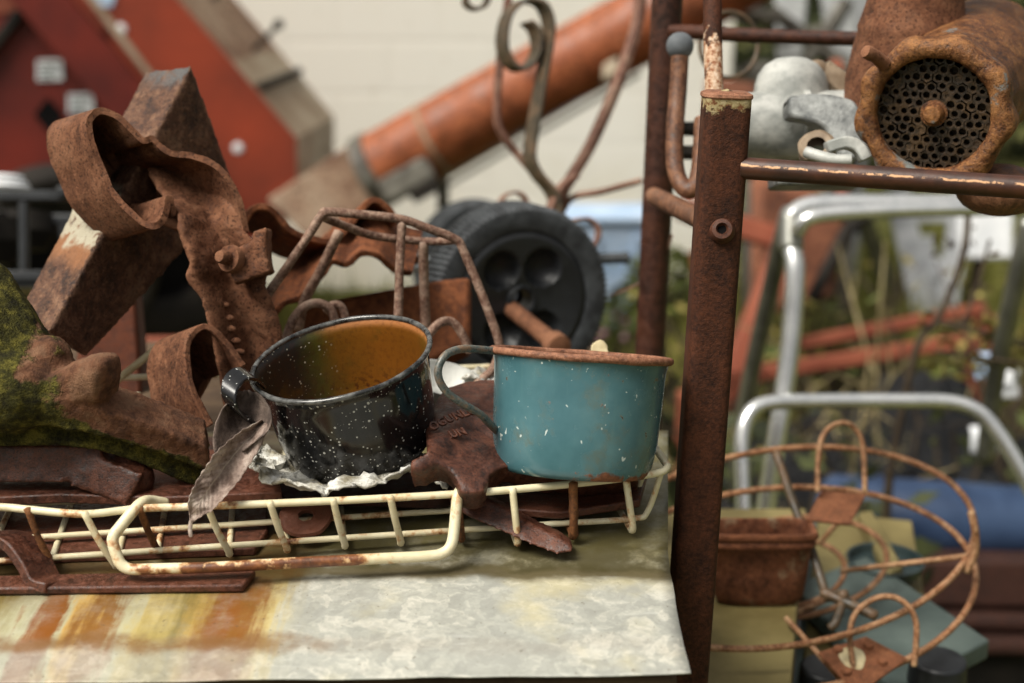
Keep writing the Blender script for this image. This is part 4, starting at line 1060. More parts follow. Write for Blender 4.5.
# ---- aluminium walker
t = thing('walking_frame', 'bright aluminium walking frame with bent tubes behind the rack', 'walking frame', Vector((P(800, 300, 1.75).x, P(800, 300, 1.75).y, 0)))
CH = M['chrome']
def tb(pts, rr, mat, name, n=6): MB().tube(PP(pts, n), rr, 14).build(name, mat, t, smooth=179)
def legdown(px, py, d, vx=0.0, vy=0.0):
    p = P(px, py, d); return p
tb([(1080, 206, 1.72), (1020, 204, 1.72), (900, 204, 1.72), (830, 204, 1.72), (803, 208, 1.72), (791, 220, 1.715), (790, 240, 1.71), (795, 270, 1.70), (793, 320, 1.70), (786, 380, 1.70), (775, 450, 1.70), (758, 560, 1.72)], .0118, CH, 'front_tube')
tb([(1080, 204, 1.68), (985, 208, 1.68), (900, 210, 1.68), (830, 214, 1.68), (806, 220, 1.68), (797, 232, 1.69)], .0095, CH, 'top_rail')
tb([(790, 212, 1.76), (782, 240, 1.80), (768, 300, 1.86), (752, 370, 1.92), (742, 430, 1.98), (735, 500, 2.05)], .0115, M['worn_tube'], 'rear_tube')
tb([(744, 530, 1.52), (742, 470, 1.53), (742, 440, 1.535), (749, 415, 1.54), (770, 403, 1.545), (830, 401, 1.55), (900, 401, 1.55), (950, 402, 1.55), (980, 413, 1.545), (1000, 436, 1.54), (1022, 472, 1.535), (1045, 520, 1.53)], .0085, CH, 'lower_tube')
tb([(791, 216, 1.715), (791, 250, 1.708)], .0150, M['worn_tube'], 'joint_sleeve')
tb([(1030, 220, 1.8), (1012, 300, 1.84), (995, 380, 1.9), (985, 460, 1.95)], .0125, M['worn_tube'], 'rear_tube')
# ---- yellow boards, pot, slab, plant stand on the right
ZY = EYE - .600
t = thing('board_table', 'low table topped with two yellowed boards under the rusty pot', 'table', Vector((P(780, 640, 1.05).x, P(780, 640, 1.05).y, 0)))
ZL = EYE - .545
q = [PZ(640, 508, ZL), PZ(806, 508, ZL), PZ(788, 720, ZL), PZ(560, 720, ZL)]
MB().prism(q, (0, 0, -.07)).build('board', M['yellow_board'], t, bevel=.002)
q = [PZ(818, 512, ZY-.004), PZ(912, 520, ZY-.004), PZ(945, 720, ZY-.004), PZ(797, 720, ZY-.004)]
MB().prism(q, (0, 0, -.02)).build('board', M['yellow_board'], t, bevel=.002)
q = [PZ(813, 512, ZY-.002), PZ(817, 512, ZY-.002), PZ(796, 720, ZY-.002), PZ(789, 720, ZY-.002)]
MB().prism(q, (0, 0, -.03)).build('edge_strip', M['grey_slab'], t)
for (x, y) in ((650, 530), (890, 535), (600, 700), (900, 700)):
    p = PZ(x, y, ZY-.03); MB().wbox(p.x-.02, p.x+.02, p.y-.02, p.y+.02, 0, ZY-.0285).build('leg', M['bench_wood'], t)
# rounded square pot
pc = PZ(757, 600, ZL)
t = thing('square_pot', 'rusty square pot with a thick double rim on the yellow board', 'pot', pc)
def rrect(w, d, rad, z, n=6):
    out = []
    for cx_, cy_, a0 in ((w/2-rad, d/2-rad, 0), (-w/2+rad, d/2-rad, 90), (-w/2+rad, -d/2+rad, 180), (w/2-rad, -d/2+rad, 270)):
        for k in range(n+1):
            a = math.radians(a0+90*k/n); out.append(pc + Vector(((cx_+rad*math.cos(a))*1.10, (cy_+rad*math.sin(a))*.44, z*.98)))
    return out
secs = [(.048, .048, .02, .0), (.060, .060, .02, .002), (.066, .066, .018, .008), (.070, .070, .016, .03), (.072, .072, .016, .052), (.077, .077, .016, .0535), (.079, .079, .016, .0565), (.077, .077, .016, .059), (.0755, .0755, .016, .0595), (.080, .080, .016, .061), (.082, .082, .016, .064), (.079, .079, .016, .067),
        (.072, .072, .014, .067), (.068, .068, .014, .06), (.064, .064, .016, .008), (.05, .05, .016, .004)]
rows = [rrect(*s_) for s_ in secs]; rows = [r_+[r_[0]] for r_ in rows]
mb = MB().grid(rows); m0 = len(rows[0]); mb.f.append(tuple(range(m0-1))); mb.f.append(tuple((len(rows)-1)*m0 + i for i in range(m0-1)))
mb.build('pot_body', M['pot'], t, smooth=50)
# slab
q = [PZ(792, 585, ZY+.018), PZ(866, 556, ZY+.018), PZ(990, 640, ZY+.018), PZ(893, 690, ZY+.018)]
o = MB().prism(q, (0, 0, -.0175)).build('grey_slab', M['grey_slab'], bevel=.002); tag(o, 'grey green flat slab lying on the yellow boards under the plant stand', 'slab')
q = [PZ(858, 512, ZY+.02), PZ(872, 510, ZY+.02), PZ(903, 566, ZY+.02), PZ(888, 574, ZY+.02)]
o = MB().prism(q, (0, 0, -.016)).build('yellow_block', M['yellow_board'], bevel=.002); tag(o, 'small yellow wooden block beside the dark bowl', 'wooden block')
bc = PZ(884, 574, ZY+.004)
o = MB().lathe([(0, 0), (.028, 0), (.033, .006), (.036, .016), (.0335, .016), (.031, .008), (0, .003)], bc, ZUP, RV, 36).build('dark_bowl', M['dark_bowl']); tag(o, 'dark green plastic bowl standing behind the grey slab', 'bowl')
for (x, y, lab) in ((826, 690, 'black round plastic tub on the yellow boards below the rusty pot'), (934, 704, 'black round plastic tub on the front corner of the grey slab')):
    p = PZ(x, y, ZY+.0)
    o = MB().lathe([(0, .022), (.020, .022), (.022, .020), (.0225, 0), (0, 0)], p + Vector((0, 0, .0 if x < 900 else .0185)), ZUP, RV, 32).build('black_tub', M['black_plastic'], bevel=.001)
    tag(o, lab, 'tub', 'black plastic tubs')
# circular plant stand
t = thing('wire_plant_stand', 'round rusty wire plant stand tipped over behind the rack post', 'plant stand', P(790, 570, 1.10))
RR = M['rust_ring']
C0 = P(780, 548, 1.13); pn = (ZUP*.93 - Vector((0, 1, 0))*.34 + RV*.06).normalized()
def ell(cx_, cy_, ux, uy, vy, c, a0=0, a1=360, n=72):
    return [PPL(cx_+ux*math.cos(a)+0*math.sin(a), cy_+uy*math.cos(a)-vy*math.sin(a), c, pn) for a in [math.radians(a0+(a1-a0)*i/n) for i in range(n+(0 if a1-a0 == 360 else 1))]]
C1 = P(778, 592, 1.125)
MB().tube(ell(780, 548, 195, -20, 99, C0), .0026, 10, closed=True, jit=.08).build('ring', RR, t, smooth=179)
MB().tube(ell(778, 590, 198, -12, 102, C1), .0026, 10, closed=True, jit=.08).build('ring', RR, t, smooth=179)
C2 = P(788, 568, 1.25)
MB().tube(ell(790, 568, 97, -10, 50, C2), .0026, 10, closed=True).build('ring', RR, t, smooth=179)
MB().tube(ell(786, 573, 59, -4, 34, C2), .0024, 10, closed=True).build('ring', RR, t, smooth=179)
def wr(pts, rr=.0023, name='spoke', mat=None, n=6): MB().tube(PP(pts, n), rr, 9).build(name, mat or RR, t, smooth=179)
wr([(842, 571, 1.23), (900, 564, 1.145), (968, 556, 1.135)])
wr([(862, 496, 1.19), (842, 518, 1.22), (820, 543, 1.24)])
wr([(786, 618, 1.12), (815, 650, 1.09), (850, 690, 1.07)])
wr([(796, 612, 1.19), (822, 602, 1.21), (836, 595, 1.23)])
wr([(818, 492, 1.175), (818, 462, 1.18), (822, 438, 1.185), (832, 426, 1.187), (846, 423, 1.188), (857, 431, 1.187), (863, 447, 1.185), (865, 492, 1.175)], name='hoop')
wr([(857, 700, 1.06), (853, 665, 1.065), (850, 634, 1.068), (856, 613, 1.07), (874, 599, 1.072), (893, 597, 1.072), (908, 606, 1.07), (916, 622, 1.068), (916, 645, 1.066), (914, 666, 1.066)], name='hoop')
wr([(971, 512, 1.12), (975, 530, 1.12), (975, 552, 1.125), (966, 572, 1.13)], .0032, 'joint')
RP = rust('perforated_rust', (.03, .010, .006), (.16, .05, .022), (.32, .13, .06), s=120, bump=.8, bd=.002, rough=.8)
q = [PPL(x, y, P(838, 508, 1.17), pn) for x, y in ((822, 490), (866, 494), (850, 524), (806, 519))]
MB().prism(q, pn*-.003).build('foot_plate', RP, t, bevel=.0008)
q = [PPL(x, y, P(860, 660, 1.07), pn) for x, y in ((866, 636), (908, 658), (858, 694), (818, 652))]
MB().prism(q, pn*-.003).build('foot_plate', RP, t, bevel=.0008)
c_ = PPL(852, 657, P(860, 660, 1.07), pn)
MB().lathe([(0, .001), (.009, .0009), (.0105, .0004), (.0105, .0001)], c_, pn, RV, 20, lambda rr, h, a: (rr*(1+.3*mn.noise(Vector((math.cos(a)*1.5, math.sin(a)*1.5, 3)))), h)).build('paint_patch', M['cream_stick'], t)
for (x, y) in ((838, 650), (882, 662), (846, 672), (868, 646)):
    MB().lathe([(0, .0032), (.003, .0028), (.0042, .0006), (.0042, .0)], PPL(x, y, P(860, 660, 1.07), pn), pn, RV, 14).build('rivet', RP, t)
# grey valve rod
t = thing('valve_rod', 'grey iron rod with small tap handles lying through the plant stand', 'valve', P(815, 570, 1.1))
VM = M['iron_strap']
vr = lambda pts, rr, nm: MB().tube(PP(pts, 4), rr, 10).build(nm, VM, t, smooth=179)
vr([(776, 452, 1.20), (795, 508, 1.18), (810, 545, 1.16), (823, 585, 1.14), (826, 596, 1.135)], .0036, 'rod')
vr([(822, 592, 1.13), (845, 602, 1.12), (876, 616, 1.105)], .0042, 'spout')
vr([(824, 597, 1.13), (834, 596, 1.128), (846, 595, 1.12)], .0045, 'tap_handle')
vr([(842, 604, 1.12), (836, 622, 1.11), (830, 628, 1.11)], .0035, 'tap_handle')
# ---- crate at the far left
t = thing('plastic_crate', 'black plastic crate with thick bars at the left edge of the photo', 'crate', P(10, 280, 1.6))
BP = M['black_plastic']
c0 = P(-60, 198, 1.62)
mb = MB()
for d0 in (0, .3):
    mb.box(P(-10, 196, 1.60)+FV*d0, RV*.17, UV*.012, FV*.015); mb.box(P(-10, 276, 1.60)+FV*d0, RV*.17, UV*.012, FV*.015)
    for x in (-70, -20, 24): mb.box(P(x, 236, 1.60)+FV*d0, RV*.010, UV*.09, FV*.012)
mb.box(P(64, 192, 1.60)+FV*.14, RV*.012, UV*.012, FV*.30); mb.box(P(-80, 196, 1.60)+FV*.14, RV*.012, UV*.012, FV*.30)
mb.build('crate_bars', BP, t, bevel=.002)
MB().box(P(-5, 284, 1.60)+FV*.15, RV*.17, UV*.008, FV*.30).build('crate_floor', BP, t)
for i, (a, h, lab) in enumerate(((.066, .006, 'bottom one of three stacked white saucers on the black crate'), (.060, .005, 'middle one of three stacked white saucers on the black crate'), (.052, .005, 'top one of three stacked white saucers on the black crate'))):
    o = MB().lathe([(0, 0), (a/2, 0), (a/2+.002, h*.5), (a/2, h), (0, h)], P(0, 191, 1.63) + UV*(i*.0065), UV, RV, 30).build('saucer', M['white_paint']); tag(o, lab, 'saucer', 'saucers on the crate')
for (x, y, d, s_) in ((20, 236, 1.9, .05), (-20, 250, 1.85, .06)):
    o = MB().lathe([(0, 0), (s_*.7, 0), (s_, s_*.5), (s_*.9, s_), (0, s_*1.1)], P(x, y+14, d), UV, RV, 24).build('iron_pot', M['dark_iron']); tag(o, 'dark round iron pot behind the black crate, %s' % ('nearer the square beam' if x > 0 else 'at the photo edge'), 'pot', 'dark iron pots')
# ================================================================== BACKGROUND
# ---- ground
mb = MB(); g_ = []
for i in range(61):
    g_.append([Vector((-30+60*j/60, -4+44*i/60, 0.0)) for j in range(61)])
o = mb.grid(g_).build('ground', M['ground'], smooth=179); tag(o, kind='structure')
mb = MB().grid([[Vector((x, y, -.02)) for x in (-900, 900)] for y in (-900, 900)])
o = mb.build('far_ground', M['ground']); tag(o, kind='structure')
# ---- wall
WY = 5.62
o = MB().wbox(-4.2, .86, WY, WY+.2, 0, 3.2).build('block_wall', M['wall'], bevel=.004); tag(o, 'cream painted block wall behind the auger and hopper', 'wall')
# ---- red hopper
hop = [(-140, -140), (60, -140), (178, 0), (232, 62), (296, 138), (297, 205), (262, 240), (120, 238), (-140, 238)]
HD = 4.30
t = thing('grain_hopper', 'big faded red steel hopper with tan side and diagonal ribs', 'hopper', Vector((P(100, 300, HD).x, P(100, 300, HD).y, 0)))
Yf = Vector((0, 1, 0))
nf = Vector((.12, -1, .12)).normalized()
hc = P(150, 100, HD)
hp_ = lambda x, y, off=0: PPL(x, y, hc + nf*off, nf)
poly = [hp_(*q) for q in hop]
MB().prism(poly, Yf*.012).build('front_panel', M['red_paint'], t)
# side panels follow the right-hand edges of the front panel
dep = Vector((.06, .46, 0.0))
side = [hp_(*q) for q in hop[1:7]]
for i in range(5):
    a, b = side[i], side[i+1]
    mat = M['tan_dark'] if i < 2 else M['tan_panel']
    MB().prism([a+Yf*.0125, b+Yf*.0125, b+dep, a+dep], Vector((-.012, 0, -.010))).build('side_panel', mat, t)
b_end = [p + dep for p in poly]
MB().prism(b_end, Yf*.012).build('back_panel', M['red_paint'], t)
def strip(p0, p1, w, th, mat, name, off=.0):
    a, b = hp_(*p0, off), hp_(*p1, off); d = (b-a).normalized(); wv = d.cross(nf).normalized()*w
    return MB().box((a+b)/2 + nf*th/2, b-a, wv, nf*th).build(name, mat, t, bevel=.004)
strip((20, -30), (170, 148), .13, .10, M['red_dark'], 'rib')
strip((-60, 118), (22, 12), .03, .04, M['dark_iron'], 'seam')
lp = [hp_(*q, .004) for q in ((-140, 30), (28, 12), (150, 150), (130, 205), (-140, 215))]
MB().prism(lp, nf*.004).build('lower_panel', M['red_dark'], t)
lp = [hp_(*q, .006) for q in ((-60, -40), (22, -20), (24, 8), (-60, 28))]
MB().prism(lp, nf*.006).build('orange_box', M['red_frame'], t)
lp = [hp_(*q, .012) for q in ((34, 115), (48, 97), (64, 115), (49, 133))]
MB().prism(lp, nf*.002).build('diamond_hole', M['black_hole'], t)
lp = [hp_(*q, .002) for q in ((88, 34), (106, 30), (112, 50), (94, 56))]
MB().prism(lp, nf*.002).build('opening', M['black_hole'], t)
for (x0, y0, x1, y1) in ((37, 60, 62, 81), (68, 94, 93, 114)):
    q = [hp_(x, y, .0125) for x, y in ((x0, y0), (x1, y0-1), (x1+1, y1-1), (x0, y1))]
    s_ = MB().prism(q, nf*.002).build('sticker', M['sticker'], t)
    mbl = MB()
    for r_ in range(4):
        yy = y0+3+r_*4.6
        if yy+2 < y1: mbl.prism([hp_(x, y, .0150) for x, y in ((x0+3, yy), (x1-3-(r_ % 2)*6, yy-.3), (x1-3-(r_ % 2)*6, yy+1.7), (x0+3, yy+2))], nf*.0006)
    XF[s_.name] = XF[t.name]; mbl.build('printed_lines', M['grey_slab'], s_)
q = [hp_(x, y, .003) for x, y in ((88, -6), (116, -6), (112, 7), (100, 6))]
MB().prism(q, nf*.002).build('sticker', M['blue_plastic'], t)
for (x, y) in ((121, 29), (238, 148)):
    MB().lathe([(0, .004), (.012, .004), (.016, .002), (.016, 0)], hp_(x, y, .001), nf, RV, 16).build('paint_spot', M['white_paint'], t)
strip((88, -6), (160, 88), .022, .012, M['tan_panel'], 'seam', .0)
# seam bar across the tan side, pins on the ridge
e0, e1 = hp_(256, 90)+Yf*.03, hp_(256, 90)+dep
MB().tube([e0+Vector((.006, 0, .006)), e1+Vector((.006, 0, .006))], .014, 8).build('side_seam', M['dark_iron'], t)
e0, e1 = hp_(297, 139)+Yf*.03, hp_(297, 139)+dep
for (px, py, l_) in ((182, 5, .6), (228, 58, .55)):
    p = hp_(px, py) + dep*l_
    MB().tube([p, p+Vector((.075, 0, .07))], .008, 8).build('pin', M['dark_iron'], t)
    MB().ball(p+Vector((.085, 0, .08)), .017).build('pin_head', M['dark_iron'], t)
# legs and dark running gear of the hopper
for (x, y) in ((-40, 4.4), (.0, 4.9)):
    pass
pL = P(60, 300, 4.35)
for dx, dy in ((-1.1, .1), (-.3, .1), (-1.1, .4), (-.3, .4)):
    MB().wbox(pL.x+dx+.55, pL.x+dx+.63, pL.y+dy, pL.y+dy+.08, 0, .75).build('leg', M['dark_iron'], t)
MB().wbox(pL.x-.6, pL.x+.30, pL.y+.1, pL.y+.62, .30, .55).build('axle_box', M['dark_iron'], t)
for (px, py, d, lab) in ((60, 262, 3.7, 'nearer the square beam'), (160, 250, 4.0, 'behind the scrolled strap')):
    c = P(px, py, d); ax_ = Vector((.5, -1, 0)).normalized()
    tt = thing('farm_tyre', 'dark worn farm tyre under the red hopper, %s' % lab, 'tyre', c, 'tyres under the hopper')
    MB().lathe([(.13, .05), (.17, .07), (.23, .07), (.25, .05), (.25, -.05), (.23, -.07), (.17, -.07), (.13, -.05)], c, ax_, RV, 48).build('tyre', M['dark_iron'], tt)
    MB().lathe([(0, .02), (.06, .03), (.12, .03), (.135, .05), (.135, -.05), (0, -.03)], c, ax_, RV, 32).build('rim', M['black_hole'], tt)
# long orange bar low behind the castings
o = MB().box(P(130, 352, 2.3), RV*.5, UV*.05, FV*.06).build('red_beam', M['red_frame'], bevel=.005); tag(o, 'dull red steel bar lying low behind the rusty tapered bin', 'steel bar')
# ---- auger
t = thing('grain_auger', 'long rusty orange auger tube rising to the right in front of the wall', 'auger', Vector((P(380, 250, 4.5).x, P(380, 250, 4.5).y, 0)))
ax0, ax1 = P(372, 172, 4.45), P(770, -45, 4.15)
ad = (ax1-ax0).normalized()
MB().tube([ax0.lerp(ax1, i/20) for i in range(21)], .113, 40).build('tube', M['auger'], t, smooth=60)
MB().tube([ax0-ad*.015, ax0+ad*.03], .122, 40).build('collar', M['auger_grey'], t, smooth=60)
k1 = ax0 + ad*.22
MB().tube([k1, k1+ad*.012], .1165, 40).build('band', M['tan_panel'], t, smooth=60)
b0 = ax0 - ad*.016
MB().hexa([b0+ad*0+UV*.115-RV*.03, b0+RV*.07-UV*.10, b0+RV*.05-UV*.10+FV*.12, b0+UV*.10-RV*.03+FV*.12],
          [P(268, 215, 4.35)+UV*.05, P(330, 262, 4.35), P(330, 262, 4.55), P(268, 215, 4.55)+UV*.05]).build('boot', M['tan_dark'], t, bevel=.006)
pb = ax0 + ad*.13 - UV*.095 + BV*.05
MB().box(pb, ad*.18, (UV*.86-RV*.5)*.08, FV*.10).build('gear_cover', M['auger_grey'], t, bevel=.012)
MB().box(pb+ad*.06-UV*.045, ad*.10, (UV*.86-RV*.5)*.06, FV*.08).build('bracket', M['dark_iron'], t, bevel=.006)
MB().tube([P(430, 185, 4.45), P(640, 62, 4.3), P(720, 12, 4.25)], .011, 8).build('drive_rod', M['tan_panel'], t)
MB().tube([P(440, 190, 4.5), P(640, 74, 4.35)], .007, 8).build('cable', M['grey_steel'], t)
for (px, py) in ((610, 70), (636, 45)):
    MB().box(P(px, py, 4.2), ad*.05, UV*.05, FV*.05).build('clip', M['tan_panel'], t, bevel=.006)
for q in (.25, 1.05):
    p = ax0 + ad*q; MB().tube([p+Vector((0, .05, -.1)), Vector((p.x, p.y+.25, 0))], .02, 10).build('strut', M['auger_grey'], t)
# ---- blue box, shrub
c = PZ(618, 330, 0.0)
t = thing('blue_box', 'pale blue plastic box standing against the foot of the block wall', 'box', c)
MB().wbox(c.x-.19, c.x+.16, c.y, c.y+.22, 0, .40).build('box_body', M['blue_plastic'], t, bevel=.02)
MB().wbox(c.x-.205, c.x+.175, c.y-.015, c.y+.235, .401, .43).build('lid', M['blue_plastic'], t, bevel=.01)
for dx in (-.09, .06): MB().wbox(c.x+dx-.012, c.x+dx+.012, c.y-.012, c.y-.0005, .05, .36).build('rib', M['blue_plastic'], t)
rng = random.Random(3)
def leaves(mb, c, rad, n, s, flatz=1.0):
    for i in range(n):
        while True:
            p = Vector((rng.uniform(-1, 1), rng.uniform(-1, 1), rng.uniform(-1, 1)))
            if p.length < 1: break
        k = mn.noise(Vector(c)*3 + p*1.7)
        if k < -.12: continue
        p = Vector((p.x*rad[0], p.y*rad[1], p.z*rad[2])) + Vector(c)
        a = Vector((rng.gauss(0, 1), rng.gauss(0, 1), rng.gauss(0, 1)*flatz)).normalized(); b = a.orthogonal().normalized()
        q = Vector((rng.gauss(0, 1), rng.gauss(0, 1), rng.gauss(0, 1))); b = (b + a.cross(b)*rng.uniform(-1, 1)).normalized()
        ss = s*rng.uniform(.6, 1.3)
        mb.add([p-a*ss, p+b*ss*.45, p+a*ss, p-b*ss*.45], [(0, 1, 2, 3)])
def shrub(c, rad, n, s, mat, label, name='shrub', cat='shrub', group=None, stems=5, flowers=0):
    t = thing(name, label, cat, Vector((c[0], c[1], 0)), group)
    mb = MB(); leaves(mb, c, rad, n, s); mb.build('leaves', mat, t, smooth=0, recalc=False)
    mb = MB()
    for k in range(stems):
        e = Vector(c) + Vector((rng.uniform(-.6, .6)*rad[0], rng.uniform(-.6, .6)*rad[1], rng.uniform(-.1, .7)*rad[2]))
        b = Vector((c[0]+rng.uniform(-.2, .2)*rad[0], c[1]+rng.uniform(-.2, .2)*rad[1], 0))
        mb.tube([b, b.lerp(e, .5)+Vector((rng.uniform(-.05, .05), 0, .02)), e], [.008, .006, .003], 5)
    mb.build('stems', M['bark'], t)
    if flowers:
        for k in range(flowers): MB().ball(Vector(c)+Vector((rng.uniform(-1, 1)*rad[0], -rad[1]*rng.uniform(.3, 1), rng.uniform(-.4, 1)*rad[2])), .014, su=6, sv=4).build('flower', M['flower'], t)
    return t
p = PZ(622, 350, 0)
shrub((p.x, p.y-.1, .12), (.12, .10, .13), 150, .03, M['foliage'], 'low flowering plant with pink blooms in front of the blue box', flowers=14, group='plants along the wall')
p = PZ(676, 372, 0)
shrub((p.x-.02, p.y+.1, .22), (.20, .16, .20), 420, .035, M['foliage'], 'yellow green weedy shrub seen between the two rack posts', group='plants along the wall')
p = PZ(690, 470, 0)
shrub((p.x-.06, p.y, .14), (.16, .2, .14), 300, .035, M['foliage_dark'], 'dark low weeds below the rack posts beside the basket', group='plants along the wall')
p = P(152, 318, 3.0)
shrub((p.x, p.y, .20), (.16, .16, .20), 420, .035, M['foliage_bright'], 'bright green weeds between the square beam and the scrolled strap', group='plants along the wall')
# ---- red machine behind the walker
t = thing('red_implement', 'rusty red farm implement with angled frame bars behind the walking frame', 'farm machine', Vector((P(760, 300, 3.6).x, P(760, 300, 3.6).y, 0)))
RF = M['red_frame']; RS = M['rust_back']
def bar3(a, b, w, mat, name='frame_bar'):
    a, b = P(*a), P(*b); d = (b-a).normalized(); x = d.cross(FV).normalized()
    return MB().box((a+b)/2, b-a, x*w, x.cross(d)*w).build(name, mat, t, bevel=.006)
bar3((680, 208, 3.5), (800, 246, 3.5), .055, RF); bar3((795, 225, 3.45), (700, 455, 3.3), .06, RF); bar3((700, 250, 3.6), (712, 330, 3.6), .05, RF)
bar3((800, 344, 3.5), (985, 308, 3.55), .032, RF); bar3((740, 376, 3.3), (985, 338, 3.4), .036, RF); bar3((690, 385, 3.2), (760, 374, 3.3), .04, RF)
mb = MB().hexa([P(752, 318, 3.75), P(756, 176, 3.75), P(756, 176, 4.0), P(752, 318, 4.0)], [P(836, 300, 3.75), P(846, 205, 3.75), P(846, 205, 4.0), P(836, 300, 4.0)])
mb.build('shield', M['rust_back_big'], t, bevel=.02, rough=[(.2, .05)])
MB().hexa([P(700, 170, 3.9), P(706, 75, 3.9), P(706, 75, 4.2), P(700, 170, 4.2)], [P(762, 180, 3.9), P(764, 85, 3.9), P(764, 85, 4.2), P(762, 180, 4.2)]).build('hood', M['rust_back_big'], t, bevel=.02)
MB().tube(PL([(812, 300, 3.6), (846, 232, 3.6), (880, 205, 3.6)]), .018, 8).build('hose', M['dark_iron'], t)
bar3((842, 200, 3.7), (836, 60, 3.7), .03, RF); bar3((836, 120, 3.6), (880, 30, 3.7), .03, RF)
for (a, b) in (((700, 455, 3.3), 0), ((985, 308, 3.55), 0), ((690, 385, 3.2), 0)):
    p = P(*a); MB().wbox(p.x-.025, p.x+.025, p.y-.025, p.y+.025, 0, max(p.z-.02, .05)).build('leg', RF, t)
for (a, b, w, lab) in (((862, 214, 4.7), (906, 338, 5.05), .055, 'wide grey plank leaning behind the walking frame'), ((826, 256, 4.8), (862, 326, 5.0), .03, 'thin grey pole leaning behind the walking frame')):
    a_, b_ = P(*a), P(*b); d = (b_-a_); g0 = a_ + d*((0-a_.z)/d.z)
    x = d.normalized().cross(FV).normalized()
    o = MB().box((a_+g0)/2, g0-a_, x*w, FV*w*.6).build('wooden_plank' if w > .04 else 'metal_pole', M['worn_tube'], bevel=.003); tag(o, lab, 'plank' if w > .04 else 'pole')
# grey machinery at the top
t = thing('grey_machine', 'grey steel machine with slanted panels and struts beyond the aluminium grinder', 'farm machine', Vector((P(800, 60, 4.6).x, P(800, 60, 4.6).y, 0)))
GS = M['grey_steel']
MB().hexa([P(778, 80, 4.5), P(772, -60, 4.5), P(772, -60, 4.9), P(778, 80, 4.9)], [P(800, 95, 4.5), P(812, -60, 4.5), P(812, -60, 4.9), P(800, 95, 4.9)]).build('panel', GS, t, bevel=.01)
MB().hexa([P(826, 50, 4.4), P(815, -60, 4.4), P(815, -60, 4.9), P(826, 50, 4.9)], [P(860, 60, 4.4), P(848, -60, 4.4), P(848, -60, 4.9), P(860, 60, 4.9)]).build('panel', GS, t, bevel=.01)
for a, b in (((770, 10, 4.4), (850, 70, 4.4)), ((790, 90, 4.4), (846, 0, 4.4)), ((776, 40, 4.4), (830, 30, 4.4)), ((705, 0, 4.4), (775, 20, 4.4)), ((740, 70, 4.3), (790, 90, 4.3))):
    a, b = P(*a), P(*b); MB().tube([a, b], .022, 8).build('strut', M['auger_grey'], t)
MB().hexa([P(735, 25, 4.6), P(735, -60, 4.6), P(735, -60, 4.8), P(735, 25, 4.8)], [P(765, 25, 4.6), P(765, -60, 4.6), P(765, -60, 4.8), P(765, 25, 4.8)]).build('vent_box', M['dark_iron'], t, bevel=.01)
g0 = P(800, 80, 4.65)
for dx in (-.12, .16): MB().wbox(g0.x+dx-.03, g0.x+dx+.03, g0.y-.1, g0.y+.1, 0, g0.z+.05).build('leg', M['auger_grey'], t)
# white chair back and white sheet
t = thing('white_chair', 'old white wooden chair with an open slatted back beyond the walking frame', 'chair', Vector((P(925, 300, 4.9).x, P(925, 300, 4.9).y, 0)))
WP = M['grey_white']
def bar4(a, b, w, name, th=.02):
    a, b = P(*a), P(*b); d = (b-a).normalized(); x = d.cross(FV).normalized()
    return MB().box((a+b)/2, b-a, x*w, FV*th).build(name, WP, t, bevel=.004)
bar4((897, 190, 4.9), (926, 320, 4.9), .085, 'stile'); bar4((964, 190, 4.9), (944, 322, 4.9), .075, 'stile')
bar4((905, 212, 4.92), (966, 212, 4.92), .07, 'rail'); bar4((918, 268, 4.92), (955, 268, 4.92), .075, 'rail'); bar4((926, 236, 4.93), (932, 300, 4.93), .045, 'slat')
for a, b in (((926, 320, 4.9), 0), ((944, 322, 4.9), 0)):
    p = P(*a); MB().wbox(p.x-.02, p.x+.02, p.y-.02, p.y+.02, 0, p.z).build('leg', WP, t)
a = P(985, 236, 3.9)
o = MB().box(a, RV*.15, UV*.13, FV*.03).build('white_board', M['white_paint'], bevel=.01); tag(o, 'small bright white board standing behind dark twigs at the right', 'board')
t = o
MB().wbox(a.x-.015, a.x+.015, a.y+.03, a.y+.05, 0, a.z).build('prop', M['bark'], o)
a = P(852, 0, 5.2)
o = MB().wbox(a.x-.02, a.x+.10, a.y, a.y+.2, 0, a.z+.10).build('bright_spot_block', WP, bevel=.02); tag(o, 'tall white cabinet added for a bright spot of sky far behind the grey machine', 'backdrop')  # white block added to stand for a bright spot of sky
# ---- black tarpaulin heap, drum, rusty sheets
rows = []
c = P(880, 450, 3.2); c.z = 0
for i in range(40):
    row = []
    for j in range(50):
        x = -0.75 + 1.7*j/49; y = -.65 + 1.4*i/39
        h = .47*math.exp(-((x-.08)/.50)**2 - ((y)/.45)**2)
        h += .07*mn.noise(Vector((x*5, y*5, 0))) * min(1, h*4) + .06*abs(mn.noise(Vector((x*9+y*4, y*16, 4))))*min(1, h*5) - .035*abs(mn.noise(Vector((x*24, y*24, 1))))*min(1, h*5)
        row.append(Vector((c.x+x, c.y+y, max(h, -.01))))
    rows.append(row)
o = MB().grid(rows).build('tarpaulin_heap', M['tarp'], smooth=179, rough=[(.12, .04)]); tag(o, 'heap covered with crumpled black tarpaulin behind the walking frame', 'tarpaulin')
dA, dB = P(822, 512, 2.45), P(1090, 530, 2.45)
t = thing('blue_drum', 'blue plastic drum lying on its side behind the plant stand', 'drum', (dA+dB)/2)
MB().tube([dA, dA+(dB-dA)*.03, dA+(dB-dA)*.5, dB], [.050, .066, .068, .066], 36).build('drum_body', M['blue_drum'], t, smooth=60)
for k in (.2, .5): MB().tube([dA.lerp(dB, k), dA.lerp(dB, k+.012)], .0705, 36).build('hoop', M['blue_drum'], t, smooth=60)
MB().lathe([(0, .004), (.012, .004), (.014, 0)], dA-(dB-dA).normalized()*.02, -(dB-dA), None, 16).build('bung', M['dark_iron'], t)
